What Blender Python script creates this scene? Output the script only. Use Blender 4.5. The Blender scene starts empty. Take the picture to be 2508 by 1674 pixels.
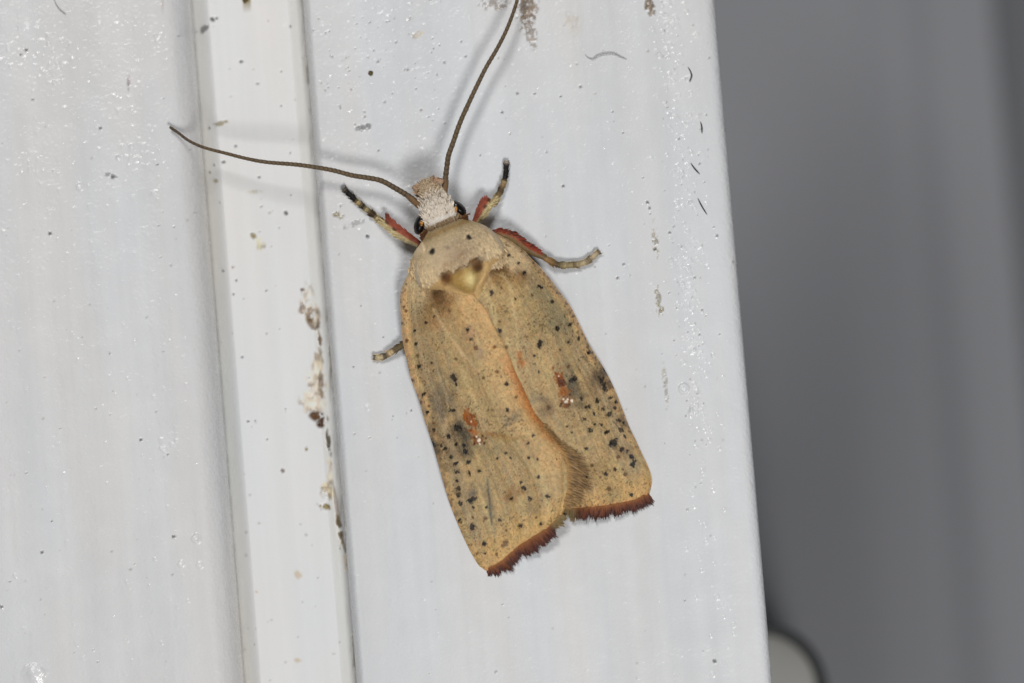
import bpy, math, random
import numpy as np
from mathutils import Vector, Matrix

# ------------------------------------------------------------------ camera, light, exposure
S = 1.15e-5                      # metres per photograph pixel on the board plane
W, H = 2508, 1674
D = 0.15                         # camera distance
ROLL, TILT = math.radians(-4.65), math.radians(3.6)
sc = bpy.context.scene
col = sc.collection

# board plane is Y = 0, facing -Y; X right, Z up.  "h" is height towards the camera, in pixels
fwd0 = Vector((0, 1, 0)); up0 = Vector((0, 0, 1)); rt0 = Vector((1, 0, 0))
Rt = Matrix.Rotation(TILT, 3, 'X')              # looks a little upwards / downwards
fwd = Rt @ fwd0; up = Rt @ up0; rt = rt0.copy()
# roll about forward
cr, sr = math.cos(ROLL), math.sin(ROLL)
rt, up = (rt * cr + up * sr), (up * cr - rt * sr)
rt.normalize(); up.normalize()
cam_pos = -fwd * D
cam = bpy.data.cameras.new('camera'); camo = bpy.data.objects.new('camera', cam); col.objects.link(camo)
M = Matrix((rt, up, -fwd)).transposed().to_4x4(); M.translation = cam_pos
camo.matrix_world = M
cam.sensor_width = 36.0
cam.lens = 36.0 * D / (W * S)
cam.clip_start = 0.005; cam.clip_end = 20
cam.dof.use_dof = True
cam.dof.focus_distance = D - 0.0004
APERTURE = 0.0060
cam.dof.aperture_fstop = (cam.lens / 1000) / APERTURE
sc.camera = camo

world = bpy.data.worlds.new('World'); sc.world = world; world.use_nodes = True
bg = world.node_tree.nodes['Background']
bg.inputs[0].default_value = (0.80, 0.88, 1.0, 1); bg.inputs[1].default_value = 0.06

def lamp(name, dx, dy, power, size, tan=0.78, dist=0.18, colr=(1, 0.985, 0.96)):
    v = (rt * dx - up * dy).normalized()
    d = (Vector((0, -1, 0)) + v * tan).normalized()
    l = bpy.data.lights.new(name, 'AREA'); l.shape = 'DISK'; l.size = size; l.energy = power; l.color = colr
    o = bpy.data.objects.new(name, l); col.objects.link(o)
    o.location = d * dist
    o.rotation_euler = (-d).to_track_quat('-Z', 'Y').to_euler()
lamp('flash_head', 17, 39, 0.184, 0.056)
lamp('flash_head', -17, -39, 0.150, 0.056)

sc.view_settings.view_transform = 'Standard'; sc.view_settings.look = 'None'
sc.view_settings.exposure = 0.0; sc.view_settings.gamma = 1.0
sc.view_settings.use_curve_mapping = False
sc.render.engine = 'CYCLES'
sc.cycles.use_denoising = True
sc.cycles.max_bounces = 6

# ------------------------------------------------------------------ helpers
RT, UP, FW, CP = (np.array(v) for v in (rt, up, fwd, cam_pos))
def P(x, y, h=0.0):
    """photograph pixel + height above the board (pixels) -> world metres"""
    x = np.asarray(x, float); y = np.asarray(y, float); h = np.asarray(h, float)
    x, y, h = np.broadcast_arrays(x, y, h)
    k = S / D
    d = FW + ((x - W / 2) * k)[..., None] * RT - ((y - H / 2) * k)[..., None] * UP
    t = (-h * S - CP[1]) / d[..., 1]
    return CP + d * t[..., None]
def px(p):
    v = p - CP
    z = v @ FW
    return (v @ RT) / z * D / S + W / 2, H / 2 - (v @ UP) / z * D / S

def lin(c):
    c = np.asarray(c, float) / 255.0
    return np.where(c <= 0.04045, c / 12.92, ((c + 0.055) / 1.055) ** 2.4)
EXPO = 0.78
def alb(*c):
    """albedo of a surface that reads as this sRGB colour under the flash"""
    return np.clip(lin(c) / EXPO, 0, 0.92)

def sm(a, b, x):
    t = np.clip((x - a) / (b - a), 0, 1); return t * t * (3 - 2 * t)

class Noise:
    def __init__(self, seed, n=256):
        self.g = np.random.default_rng(seed).random((n, n)); self.n = n
    def __call__(self, x, y, sx, sy=None):
        sy = sx if sy is None else sy
        u, v = np.asarray(x) / sx + 1000, np.asarray(y) / sy + 1000
        i, j = np.floor(u).astype(int), np.floor(v).astype(int)
        fu, fv = u - i, v - j
        fu = fu * fu * (3 - 2 * fu); fv = fv * fv * (3 - 2 * fv)
        n, g = self.n, self.g
        a = g[i % n, j % n]; b = g[(i + 1) % n, j % n]; c = g[i % n, (j + 1) % n]; d = g[(i + 1) % n, (j + 1) % n]
        return (a * (1 - fu) + b * fu) * (1 - fv) + (c * (1 - fu) + d * fu) * fv - 0.5
    def fbm(self, x, y, sx, sy=None, o=3):
        sy = sx if sy is None else sy
        r, a = 0, 1.0
        for k in range(o):
            r = r + a * self(np.asarray(x) + 17.3 * k * sx, np.asarray(y) + 9.1 * k * sy, sx / 2 ** k, sy / 2 ** k); a *= 0.5
        return r
N1, N2, N3, N4 = Noise(1), Noise(2), Noise(3), Noise(4)

def spline(pts, n, closed=False):
    """Catmull-Rom through pts, n samples evenly by length"""
    p = np.asarray(pts, float)
    q = np.vstack([2 * p[0] - p[1], p, 2 * p[-1] - p[-2]])
    out = []
    for i in range(len(p) - 1):
        t = np.linspace(0, 1, 24, endpoint=False)[:, None]
        a, b, c, d = q[i], q[i + 1], q[i + 2], q[i + 3]
        out.append(0.5 * ((2 * b) + (-a + c) * t + (2 * a - 5 * b + 4 * c - d) * t ** 2 + (-a + 3 * b - 3 * c + d) * t ** 3))
    out = np.vstack(out + [p[-1:]])
    s = np.r_[0, np.cumsum(np.linalg.norm(np.diff(out[:, :2], axis=0), axis=1))]
    u = np.linspace(0, s[-1], n)
    return np.stack([np.interp(u, s, out[:, k]) for k in range(out.shape[1])], 1)

def mesh_obj(name, verts, faces, mat, parent=None, colors=None, smooth=True, kind=None):
    verts = np.asarray(verts, float).reshape(-1, 3)
    if parent is not None:
        o = parent; off = np.zeros(3)
        while o is not None: off = off + np.array(o.location); o = o.parent
        verts = verts - off
    faces = np.asarray(faces, np.int32)
    me = bpy.data.meshes.new(name)
    k = faces.shape[1]
    me.vertices.add(len(verts)); me.vertices.foreach_set('co', verts.astype(np.float32).ravel())
    me.loops.add(faces.size); me.loops.foreach_set('vertex_index', faces.ravel())
    me.polygons.add(len(faces)); me.polygons.foreach_set('loop_start', np.arange(0, faces.size, k, dtype=np.int32))
    me.polygons.foreach_set('loop_total', np.full(len(faces), k, np.int32))
    me.polygons.foreach_set('use_smooth', np.full(len(faces), smooth))
    me.update(calc_edges=True); me.validate()
    if colors is not None:
        c = np.ones((len(verts), 4), np.float32); c[:, :3] = np.asarray(colors).reshape(-1, 3)
        at = me.color_attributes.new('Col', 'FLOAT_COLOR', 'POINT'); at.data.foreach_set('color', c.ravel())
    me.materials.append(mat)
    o = bpy.data.objects.new(name, me); col.objects.link(o)
    if parent is not None: o.parent = parent
    if kind: o['kind'] = kind
    return o

def grid_faces(nu, nv, wrap=False):
    i = np.arange(nu - 1)[:, None]
    if wrap:
        j = np.arange(nv)[None, :]; j2 = (j + 1) % nv
    else:
        j = np.arange(nv - 1)[None, :]; j2 = j + 1
    a = i * nv + j; b = i * nv + j2; c = (i + 1) * nv + j2; d = (i + 1) * nv + j
    return np.stack([a, b, c, d], -1).reshape(-1, 4)

def tube(points, radii, nseg=10, flat=1.0, cap=True):
    """world-space tube through points (metres)"""
    p = np.asarray(points); r = np.broadcast_to(np.asarray(radii, float), (len(p),)).copy()
    t = np.gradient(p, axis=0); t /= np.linalg.norm(t, axis=1)[:, None] + 1e-20
    ref = np.array([0, -1.0, 0])
    a = np.cross(t, ref); a /= np.linalg.norm(a, axis=1)[:, None] + 1e-20
    b = np.cross(a, t)
    if cap: r[0] *= 0.05; r[-1] *= 0.05
    th = np.linspace(0, 2 * math.pi, nseg, endpoint=False)
    v = p[:, None] + r[:, None, None] * (np.cos(th)[None, :, None] * a[:, None] + flat * np.sin(th)[None, :, None] * b[:, None])
    return v.reshape(-1, 3), grid_faces(len(p), nseg, True), th

def blades(root, direction, length, width, up_bend, rng, lift):
    """flat pointed hairs/scales: arrays of root (n,3), direction (n,3) -> verts, faces (triangular blades of 2 quads)"""
    n = len(root)
    d = direction / (np.linalg.norm(direction, axis=1)[:, None] + 1e-20)
    side = np.cross(d, np.array([0, -1.0, 0])); side /= np.linalg.norm(side, axis=1)[:, None] + 1e-20
    side = side + rng.normal(0, .25, side.shape); side /= np.linalg.norm(side, axis=1)[:, None]
    out = np.array([0, -1.0, 0])
    L = length[:, None]; w = width[:, None]
    m = root + d * L * .55 + out * (up_bend[:, None] * .6) + out * lift
    e = root + d * L + out * up_bend[:, None] + out * lift
    v = np.stack([root - side * w * .5, root + side * w * .5, m + side * w * .5, m - side * w * .5, e + side * w * .14, e - side * w * .14], 1)
    base = np.arange(n)[:, None] * 6
    f = np.concatenate([base + [0, 1, 2, 3], base + [3, 2, 4, 5]], 0)
    return v.reshape(-1, 3), f

# ------------------------------------------------------------------ materials
def new_mat(name):
    m = bpy.data.materials.new(name); m.use_nodes = True
    nt = m.node_tree; b = nt.nodes['Principled BSDF']
    return m, nt, b
def vmat(name, rough=0.5, spec=0.5, bumps=(), tint=(), attr=True, color=(.5, .5, .5), sheen=0, sss=0, rough_noise=None, coat=0):
    """vertex-colour material; bumps: (feature_px, height_px); tint: (feature_px, amount)"""
    m, nt, b = new_mat(name)
    N, Lk = nt.nodes, nt.links
    tc = N.new('ShaderNodeTexCoord')
    if attr:
        a = N.new('ShaderNodeAttribute'); a.attribute_name = 'Col'; c = a.outputs['Color']
    else:
        a = N.new('ShaderNodeRGB'); a.outputs[0].default_value = (*color, 1); c = a.outputs[0]
    for f, amt in tint:
        nz = N.new('ShaderNodeTexNoise'); nz.inputs['Scale'].default_value = 1 / (f * S); nz.inputs['Detail'].default_value = 2
        Lk.new(tc.outputs['Object'], nz.inputs['Vector'])
        mr = N.new('ShaderNodeMapRange'); mr.inputs[1].default_value = .25; mr.inputs[2].default_value = .75
        mr.inputs[3].default_value = 1 - amt; mr.inputs[4].default_value = 1 + amt
        Lk.new(nz.outputs['Fac'], mr.inputs[0])
        mx = N.new('ShaderNodeMix'); mx.data_type = 'RGBA'; mx.blend_type = 'MULTIPLY'; mx.inputs[0].default_value = 1
        Lk.new(c, mx.inputs[6]); Lk.new(mr.outputs[0], mx.inputs[7]); c = mx.outputs[2]
    Lk.new(c, b.inputs['Base Color'])
    b.inputs['Roughness'].default_value = rough
    b.inputs['Specular IOR Level'].default_value = spec
    if coat:
        b.inputs['Coat Weight'].default_value = coat; b.inputs['Coat Roughness'].default_value = .15
    if sheen:
        b.inputs['Sheen Weight'].default_value = sheen; b.inputs['Sheen Roughness'].default_value = .4
    if rough_noise:
        f, lo, hi = rough_noise
        nz = N.new('ShaderNodeTexNoise'); nz.inputs['Scale'].default_value = 1 / (f * S); nz.inputs['Detail'].default_value = 3
        Lk.new(tc.outputs['Object'], nz.inputs['Vector'])
        mr = N.new('ShaderNodeMapRange'); mr.inputs[1].default_value = .35; mr.inputs[2].default_value = .65
        mr.inputs[3].default_value = lo; mr.inputs[4].default_value = hi
        Lk.new(nz.outputs['Fac'], mr.inputs[0]); Lk.new(mr.outputs[0], b.inputs['Roughness'])
    prev = None
    for f, hgt in bumps:
        nz = N.new('ShaderNodeTexNoise'); nz.inputs['Scale'].default_value = 1 / (f * S); nz.inputs['Detail'].default_value = 2
        Lk.new(tc.outputs['Object'], nz.inputs['Vector'])
        bp = N.new('ShaderNodeBump'); bp.inputs['Strength'].default_value = 1; bp.inputs['Distance'].default_value = hgt * S
        Lk.new(nz.outputs['Fac'], bp.inputs['Height'])
        if prev: Lk.new(prev.outputs[0], bp.inputs['Normal'])
        prev = bp
    if prev: Lk.new(prev.outputs[0], b.inputs['Normal'])
    return m

M_paint = vmat('white_paint', .30, .5, bumps=((9, 1.6), (38, 2.4)), tint=((60, .012),), rough_noise=(70, .17, .36))
M_strip = vmat('white_plastic', .34, .45, bumps=((60, 1.6), (9, .35)))
M_wall = vmat('grey_wall', .6, .3, attr=False, color=(.235, .24, .257), bumps=((200, 2),))
M_wing = vmat('wing_scales', .44, .42, bumps=((5, 2.2), (3, 1.0)), tint=((4, .16), (14, .06)), sheen=.12)
M_body = vmat('body_scales', .52, .32, bumps=((6, 2.2), (3, 1.0)), tint=((5, .12),), sheen=.12)
M_hair = vmat('scale_hair', .55, .3)
M_leg = vmat('leg_scales', .5, .3, bumps=((4, 1.2),), tint=((4, .25),))
M_ant = vmat('antenna_skin', .5, .35, bumps=((3, .8),), tint=((4, .2),))
M_eye = vmat('eye_black', .32, .25, attr=False, color=(.006, .004, .004))
M_gold = vmat('eye_scale', .35, .5, attr=False, color=(.75, .36, .10))
M_fib = vmat('black_fibre', .5, .4, attr=False, color=(.02, .02, .022))
M_fibp = vmat('grey_fibre', .5, .4, attr=False, color=(.34, .34, .34))
M_grain = vmat('brown_grain', .4, .5, attr=False, color=(.10, .065, .012), bumps=((4, 1.5),))
M_rub = vmat('dark_rubber', .6, .3, attr=False, color=(.055, .057, .058))
M_cap = vmat('grey_plastic', .5, .4, attr=False, color=(.40, .395, .37))

# ------------------------------------------------------------------ the boards
def profile_grid(s_list, y0=-700, y1=2400, fine=(-30, 1704), step=3.0):
    """rows along the board: fine in view, coarse outside (board-plane pixel units, Z down)"""
    t = np.r_[np.arange(y0, fine[0], 40), np.arange(fine[0], fine[1], step), np.arange(fine[1], y1, 40)]
    return np.meshgrid(np.asarray(s_list), t, indexing='xy')

def sx(x, y=837, h=0):  # world X (in px units) of a photo pixel on the plane
    return P(x, y, h)[0] / S

# board-local X of the strip edges and the right edge (taken at mid height of the photograph)
XL0 = sx(462)          # where the left board starts to round off
XL1 = sx(527)          # left board ends
XF0 = sx(575, h=-55)   # strip floor starts
XF1 = sx(769, h=-55)   # strip floor ends
XR0 = sx(805)          # right board starts
XR1 = sx(1822)         # right board's far edge
DEP = 55.0

def near(cx, cy, X, Y, r):
    m = (np.abs(X - cx) < r) & (np.abs(Y - cy) < r)
    return m
def blot(C, X, Y, cx, cy, rx, ry, ang, colr, a=1.0, soft=.5, nz=None, rag=.5, seed=0):
    """tint C (n,3) with a ragged elliptical spot"""
    R = max(rx, ry) * 2.2
    m = near(cx, cy, X, Y, R)
    if not m.any(): return
    x, y = X[m] - cx, Y[m] - cy
    ca, sa = math.cos(math.radians(ang)), math.sin(math.radians(ang))
    u, v = (x * ca + y * sa) / rx, (-x * sa + y * ca) / ry
    d = np.sqrt(u * u + v * v)
    d = d + rag * N3(X[m] + seed * 31, Y[m] + seed * 17, max(2.2, min(rx, ry) * .7)) + rag * .6 * N4(X[m], Y[m], 3.0)
    w = a * (1 - sm(1 - soft, 1 + soft * .6, d))
    C[m] = C[m] * (1 - w[:, None]) + np.asarray(colr) * w[:, None]
def smear(C, X, Y, cx, cy, rx, ry, ang, colr, a=.8, f=6, thr=0.0, seed=0, fy=None):
    """patchy grime: noise-broken ellipse"""
    m = near(cx, cy, X, Y, max(rx, ry) * 1.6)
    if not m.any(): return
    x, y = X[m] - cx, Y[m] - cy
    ca, sa = math.cos(math.radians(ang)), math.sin(math.radians(ang))
    u, v = (x * ca + y * sa) / rx, (-x * sa + y * ca) / ry
    d = np.sqrt(u * u + v * v)
    n = N1.fbm(X[m] + seed * 53, Y[m] + seed * 29, f, fy or f, 3)
    w = a * sm(thr, thr + .35, n + .45 * (1 - d)) * (1 - sm(.75, 1.25, d))
    tone = (1 + .9 * N4.fbm(X[m] + seed * 7, Y[m], 9, 16, 2))[:, None]
    C[m] = C[m] * (1 - w[:, None]) + np.clip(np.asarray(colr) * tone, .01, .8) * w[:, None]

BROWN = alb(112, 92, 70); OLIVE = alb(130, 115, 70); BLACK = alb(40, 38, 36); BEIGE = alb(190, 178, 160); DBROWN = alb(92, 66, 46)

def bumps_at(Hh, X, Y, centers):
    for cx, cy, r, hh, ring in centers:
        m = near(cx, cy, X, Y, r * 2)
        if not m.any(): continue
        d = np.hypot(X[m] - cx, Y[m] - cy) / r
        b = hh * np.exp(-d * d * 1.6)
        if ring == 2: b = hh * np.maximum(0, 1 - d)
        elif ring: b = hh * (np.exp(-((d - .75) / .28) ** 2) - .35 * np.exp(-d * d * 6))
        Hh[m] += b

def board(name, s, prof, base, mat, seed, extra_bumps, painter, streak=0.9, label=None):
    rng = np.random.default_rng(seed)
    Sg, Tg = profile_grid(s)
    h0 = prof(Sg)
    Wp = np.stack([Sg * S, -h0 * S, -Tg * S + H / 2 * S], -1)
    X, Y = px(Wp.reshape(-1, 3))
    Hh = np.zeros(len(X))
    sX, tY = Sg.ravel(), Tg.ravel()
    # brushed paint: long streaks, dimples, scattered pimples
    Hh += streak * (2.6 * N1.fbm(sX + 900 * seed, tY, 62, 900, 2) + .9 * N2.fbm(sX + 300 * seed, tY, 24, 420, 2))
    Hh += streak * (1.3 * N2.fbm(sX, tY + 400 * seed, 90, 130, 2))
    bumps_at(Hh, X, Y, extra_bumps)
    C = np.tile(np.asarray(base), (len(X), 1))
    C *= (1 + .06 * N3.fbm(sX, tY, 60, 900, 3) + .03 * N1.fbm(sX, tY, 150, 260, 3) + .022 * N2.fbm(sX, tY, 11, 700, 2))[:, None]
    C *= 1 + .035 * N4.fbm(sX, tY, 90, 500, 2)[:, None] * np.array([-1, 0, 1.0])
    lum0 = C.mean(1)
    painter(C, X, Y, rng)
    dk = sm(.12, .6, 1 - C.mean(1) / lum0)
    Hh += dk * (4.5 + 5 * N3(X, Y, 5.0))
    Wp = Wp.reshape(-1, 3).copy(); Wp[:, 1] -= Hh * S
    o = mesh_obj(name, Wp, grid_faces(Sg.shape[0], Sg.shape[1])[:, ::-1], mat, None, C, kind='structure')
    if label: o['label'] = label
    return o

def specks(C, X, Y, rng, n, x0, x1, y0, y1, rlo, rhi, a0=.25, a1=.8):
    for i in range(n):
        r = rlo + (rhi - rlo) * rng.random() ** 3
        blot(C, X, Y, rng.uniform(x0, x1), rng.uniform(y0, y1), r, r * rng.uniform(.6, 1.2), rng.uniform(0, 180),
             BLACK if rng.random() < .6 else BROWN, rng.uniform(a0, a1), .6, rag=.25)

rngb = np.random.default_rng(77)
def scatter_bumps(n, xs, ys, rlo, rhi, hlo, hhi, ringp=.1):
    return [(xs(), ys(), rngb.uniform(rlo, rhi), rngb.uniform(hlo, hhi), rngb.random() < ringp) for _ in range(n)]

# right board -----------------------------------------------------------------
def prof_right(s):
    h = np.zeros_like(s)
    d = np.clip((XR0 + 22 - s) / 22, 0, 1); h -= 80 * (1 - np.sqrt(1 - np.minimum(d * .975, .999) ** 2))
    e = np.clip((s - (XR1 - 30)) / 30, 0, 1); h -= 30 * (1 - np.sqrt(np.maximum(0, 1 - e ** 2)))
    return h
s_right = np.r_[XR0 + np.array([0, .3, .8, 1.6, 2.6, 4, 5.5, 7.5, 10, 13, 16.5, 20]), np.arange(XR0 + 23, sx(1590), 3.0), np.arange(sx(1590), sx(1740), 2.4),
                np.arange(sx(1740), XR1 - 31, 3.0), XR1 - 30 + 30 * np.sin(np.linspace(0, math.pi / 2, 16))]
bb = []
# bubbled paint line down the right board
for k in range(330):
    y = rngb.uniform(-20, 1100) if k % 4 else rngb.uniform(300, 1674)
    cx = 1628 + (y - 0) * .078 - 6 * math.sin(y / 90)
    x = cx + rngb.normal(0, 15) + (rngb.random() < .25) * rngb.uniform(10, 55)
    bb.append((x, y, rngb.uniform(3.6, 6.5), rngb.uniform(1.5, 3.6), rngb.random() < .35))
bb += scatter_bumps(420, lambda: rngb.uniform(760, 1800), lambda: rngb.uniform(-30, 1700), 3.5, 6, .5, 1.7, .05)
bb += scatter_bumps(160, lambda: rngb.uniform(780, 1080), lambda: rngb.uniform(-30, 560), 3.5, 5.5, .8, 2.0, .02)
bb += [(1675, 953, 13, 5, True), (1676, 948, 6, 3, False), (900, 1000, 8, 3, False), (1000, 970, 7, 2, False)]
def paint_right(C, X, Y, rng):
    specks(C, X, Y, rng, 110, 740, 1830, -20, 1100, 1.6, 3.8)
    specks(C, X, Y, rng, 60, 760, 1080, 0, 300, 1.6, 3.2)
    specks(C, X, Y, rng, 30, 740, 1880, 1000, 1690, 2, 4, .2, .5)
    specks(C, X, Y, rng, 60, 1620, 1740, 0, 1200, 2, 3.6, .3, .7)
    for cx, cy, rx, ry, ang, c, a, sd in ((1292, 22, 26, 60, 8, BROWN, .85, 1), (1300, 75, 15, 50, -8, BROWN, .6, 2), (1210, 8, 40, 20, 0, BROWN, .6, 3),
             (1590, 16, 13, 26, -20, BROWN, .9, 4), (1020, 85, 20, 10, 0, BEIGE, .8, 5), (893, 313, 22, 9, -10, BLACK, .6, 6),
             (829, 528, 14, 10, 20, OLIVE, .8, 7), (867, 549, 34, 8, -20, BLACK, .35, 8), (1605, 590, 8, 50, -4, OLIVE, .6, 9),
             (1612, 735, 8, 40, -6, OLIVE, .6, 10), (1617, 760, 9, 16, 0, OLIVE, .8, 11), (1630, 950, 7, 60, -5, OLIVE, .45, 12), (1400, 60, 25, 30, 0, BEIGE, .4, 13)):
        smear(C, X, Y, cx, cy, rx, ry, ang, c, a, 6, -.02, sd)
    for x, y, r in ((893, 275, 2.5), (870, 305, 2.5), (1062, 120, 2.5), (1130, 103, 2.5), (1310, 230, 3), (1373, 237, 2.5), (1267, 230, 3), (927, 370, 3), (1176, 381, 2.5),
                    (1422, 214, 3), (1526, 326, 3), (1713, 402, 3), (1640, 571, 3.5), (1500, 274, 2.5), (1586, 497, 4), (1591, 511, 3), (1380, 457, 4), (1230, 276, 4), (1604, 612, 5),
                    (1750, 1620, 5), (900, 580, 5), (866, 899, 3), (939, 826, 2.5), (1720, 760, 3), (1513, 682, 4), (1527, 648, 3)):
        blot(C, X, Y, x, y, r, r * .8, 30, BLACK, .85, .5, rag=.2)
board('frame_board', s_right, prof_right, alb(199, 200, 202), M_paint, 2, bb, paint_right, 1.0,
      'white painted frame board carrying the moth')
# its far side wall, 12 mm deep
def wall_strip(name, x, h0, h1, colr):
    t = np.array([-700, 2400.0])
    v = [[x * S, -hh * S, -tt * S + H / 2 * S] for tt in t for hh in (h0, h1)]
    return np.array(v), np.array([[0, 1, 3, 2]])
right_board = bpy.data.objects['frame_board']
v, f = wall_strip('side', XR1 - .05, -29.9, -1100, None)
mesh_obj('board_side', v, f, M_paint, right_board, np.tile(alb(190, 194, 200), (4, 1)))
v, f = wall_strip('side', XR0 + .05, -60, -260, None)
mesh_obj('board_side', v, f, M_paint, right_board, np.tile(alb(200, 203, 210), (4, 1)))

# left board ------------------------------------------------------------------
def prof_left(s):
    d = np.clip((s - XL0) / (XL1 - XL0), 0, 1)
    return -152 * (1 - np.sqrt(np.maximum(0, 1 - (d * .985) ** 2)))
s_left = np.r_[np.arange(sx(-900), sx(-60), 60), np.arange(sx(-60), XL0, 3.4), XL0 + (XL1 - XL0) * np.sin(np.linspace(0, math.pi / 2, 16))]
bl = scatter_bumps(380, lambda: rngb.uniform(-20, 500), lambda: rngb.uniform(-30, 1700), 4, 7, .6, 2.0, .05)
for cx, cy, n, sp in ((150, 165, 40, 28), (125, 180, 20, 15), (390, 90, 14, 10), (60, 410, 22, 22), (345, 400, 30, 30), (320, 370, 20, 25), (420, 120, 16, 18), (300, 250, 20, 30), (110, 100, 20, 30), (20, 150, 10, 18), (410, 1085, 12, 18), (40, 60, 14, 30), (250, 40, 16, 30)):
    bl += [(cx + rngb.normal(0, sp), cy + rngb.normal(0, sp), rngb.uniform(3.6, 5.5), rngb.uniform(1.2, 2.8), False) for _ in range(n)]
bl += [(196, 458, 9, 4, True), (381, 474, 8, 2.5, True), (481, 1320, 11, 4.5, True), (444, 1382, 8, 4, True), (490, 1385, 8, 3, True), (403, 1102, 7, 3.5, True), (423, 1091, 5, 3, True),
       (82, 1652, 30, 11, 2), (106, 1646, 14, 5, 2), (37, 1412, 6, 4, False), (397, 1575, 5, 3.5, False), (380, 1370, 5, 3.5, False), (332, 1311, 5, 3, False)]
def paint_left(C, X, Y, rng):
    specks(C, X, Y, rng, 80, -20, 500, -20, 1690, 1.8, 4, .2, .6)
    for x, y, r in ((65, 124, 4), (51, 134, 3.5), (80, 244, 3.5), (345, 1078, 4), (426, 1315, 5), (4, 1487, 4.5), (104, 1354, 4), (123, 573, 5), (127, 1277, 3), (386, 404, 3), (412, 1114, 3), (277, 435, 4), (246, 315, 4)):
        blot(C, X, Y, x, y, r, r * .8, 30, BLACK, .85, .5, rag=.2)
    smear(C, X, Y, 315, 205, 4, 20, 0, alb(150, 140, 145), .8, 8, -.2, 4)
    smear(C, X, Y, 273, 432, 20, 6, 20, BLACK, .5, 5, 0, 5)
left_board = board('frame_board', s_left, prof_left, alb(199, 199, 200), M_paint, 5, bl, paint_left, 1.25,
      'white painted frame board with rounded edge left of the sunken strip'.replace('left of', 'across'))
v, f = wall_strip('side', XL1 - .05, -124, -300, None)
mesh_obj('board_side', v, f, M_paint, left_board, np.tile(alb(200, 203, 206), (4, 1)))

# sunken strip between them ---------------------------------------------------
def prof_strip(s):
    h = np.full_like(s, -DEP)
    a = np.clip((XF0 - s) / (XF0 - XL1), 0, 1.6); h -= 72 * np.clip(a, 0, 1.3) ** 1.3
    b = np.clip((s - XF1) / (XR0 - XF1), 0, 1.6); h -= 34 * np.clip(b, 0, 1.15) ** 1.15
    return h
s_strip = np.r_[np.arange(XL1 - 14, XF0, 2.0), np.arange(XF0, XF1, 3.2), np.arange(XF1, XR0 + 4, 2.0)]
def paint_strip(C, X, Y, rng):
    # warm grime tint on both flanks
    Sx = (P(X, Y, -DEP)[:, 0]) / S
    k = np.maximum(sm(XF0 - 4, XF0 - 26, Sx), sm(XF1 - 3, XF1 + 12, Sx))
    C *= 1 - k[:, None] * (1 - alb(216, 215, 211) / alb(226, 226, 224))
    specks(C, X, Y, rng, 65, 450, 870, -20, 1100, 1.8, 4, .25, .8)
    specks(C, X, Y, rng, 40, 520, 900, 1000, 1690, 3, 5, .15, .4)
    for x, y, r, c in ((521, 49, 7, BLACK), (531, 47, 4, BLACK), (605, 2, 10, OLIVE), (591, 152, 5, BLACK), (631, 206, 4, BLACK), (554, 299, 5, OLIVE), (529, 444, 6, OLIVE), (548, 398, 5, BLACK),
                       (525, 405, 3, BLACK), (514, 423, 3.5, BLACK), (513, 315, 3.5, BLACK), (577, 359, 4, BLACK), (701, 523, 6, BLACK), (621, 579, 9, OLIVE), (635, 435, 4, BLACK), (693, 1154, 6, DBROWN), (751, 1101, 5, OLIVE),
                       (652, 713, 3, BLACK), (579, 688, 4, BLACK), (572, 722, 4, BLACK), (608, 1033, 4, BLACK), (594, 876, 4, BLACK), (547, 664, 3.5, BLACK), (729, 1618, 9, BEIGE), (730, 1408, 12, BEIGE), (741, 710, 6, DBROWN), (711, 65, 3.5, BLACK), (689, 260, 3, BLACK), (690, 175, 3, BLACK), (628, 1450, 5, BEIGE)):
        blot(C, X, Y, x, y, r, r * .7, rng.uniform(0, 90), c, .9, .55, rag=.4)
    for cx, cy, rx, ry, ang, c, a, sd in ((502, 72, 16, 9, -30, BLACK, .7, 1), (538, 304, 18, 6, -8, OLIVE, .75, 2), (640, 597, 14, 18, 30, alb(205, 196, 165), .8, 3), (625, 470, 18, 5, 0, alb(180, 176, 160), .7, 4),
             (748, 722, 10, 16, -15, alb(205, 195, 180), .9, 5), (757, 765, 24, 34, -35, alb(165, 148, 128), .95, 6), (768, 790, 14, 24, -30, BROWN, .9, 7), (783, 826, 6, 26, -8, BROWN, .95, 8),
             (778, 895, 14, 42, 2, alb(178, 164, 144), .95, 9), (770, 955, 30, 60, 5, alb(196, 184, 168), .95, 10), (765, 985, 34, 30, 0, alb(198, 186, 172), .95, 11), (780, 1022, 24, 12, 15, DBROWN, 1.0, 12), (787, 1035, 12, 14, 30, alb(80, 55, 36), 1.0, 13),
             (786, 940, 6, 60, 0, BROWN, .7, 14), (805, 1085, 6, 34, -8, alb(70, 62, 48), .95, 15), (801, 1205, 17, 24, 0, alb(186, 172, 146), .95, 16), (797, 1242, 15, 8, 15, OLIVE, .95, 17), (808, 1160, 8, 40, -5, BEIGE, .8, 18),
             (831, 1292, 7, 34, -10, alb(100, 88, 68), 1.0, 19), (840, 1335, 6, 26, -10, alb(120, 106, 86), .9, 20), (824, 1240, 5, 50, -8, BROWN, .6, 21), (845, 1380, 5, 30, -5, BEIGE, .8, 22), (762, 740, 12, 60, -10, alb(205, 198, 185), .7, 23)):
        smear(C, X, Y, cx, cy, rx, ry, ang, c, a, 9, -.15, sd, 14)
    # dark line of dirt where strip and right board meet
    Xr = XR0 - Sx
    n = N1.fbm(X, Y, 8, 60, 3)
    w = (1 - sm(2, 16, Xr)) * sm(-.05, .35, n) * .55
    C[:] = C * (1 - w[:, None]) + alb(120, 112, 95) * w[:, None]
bs = scatter_bumps(60, lambda: rngb.uniform(480, 850), lambda: rngb.uniform(-30, 1700), 4, 8, .4, 1.4, 0)
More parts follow.
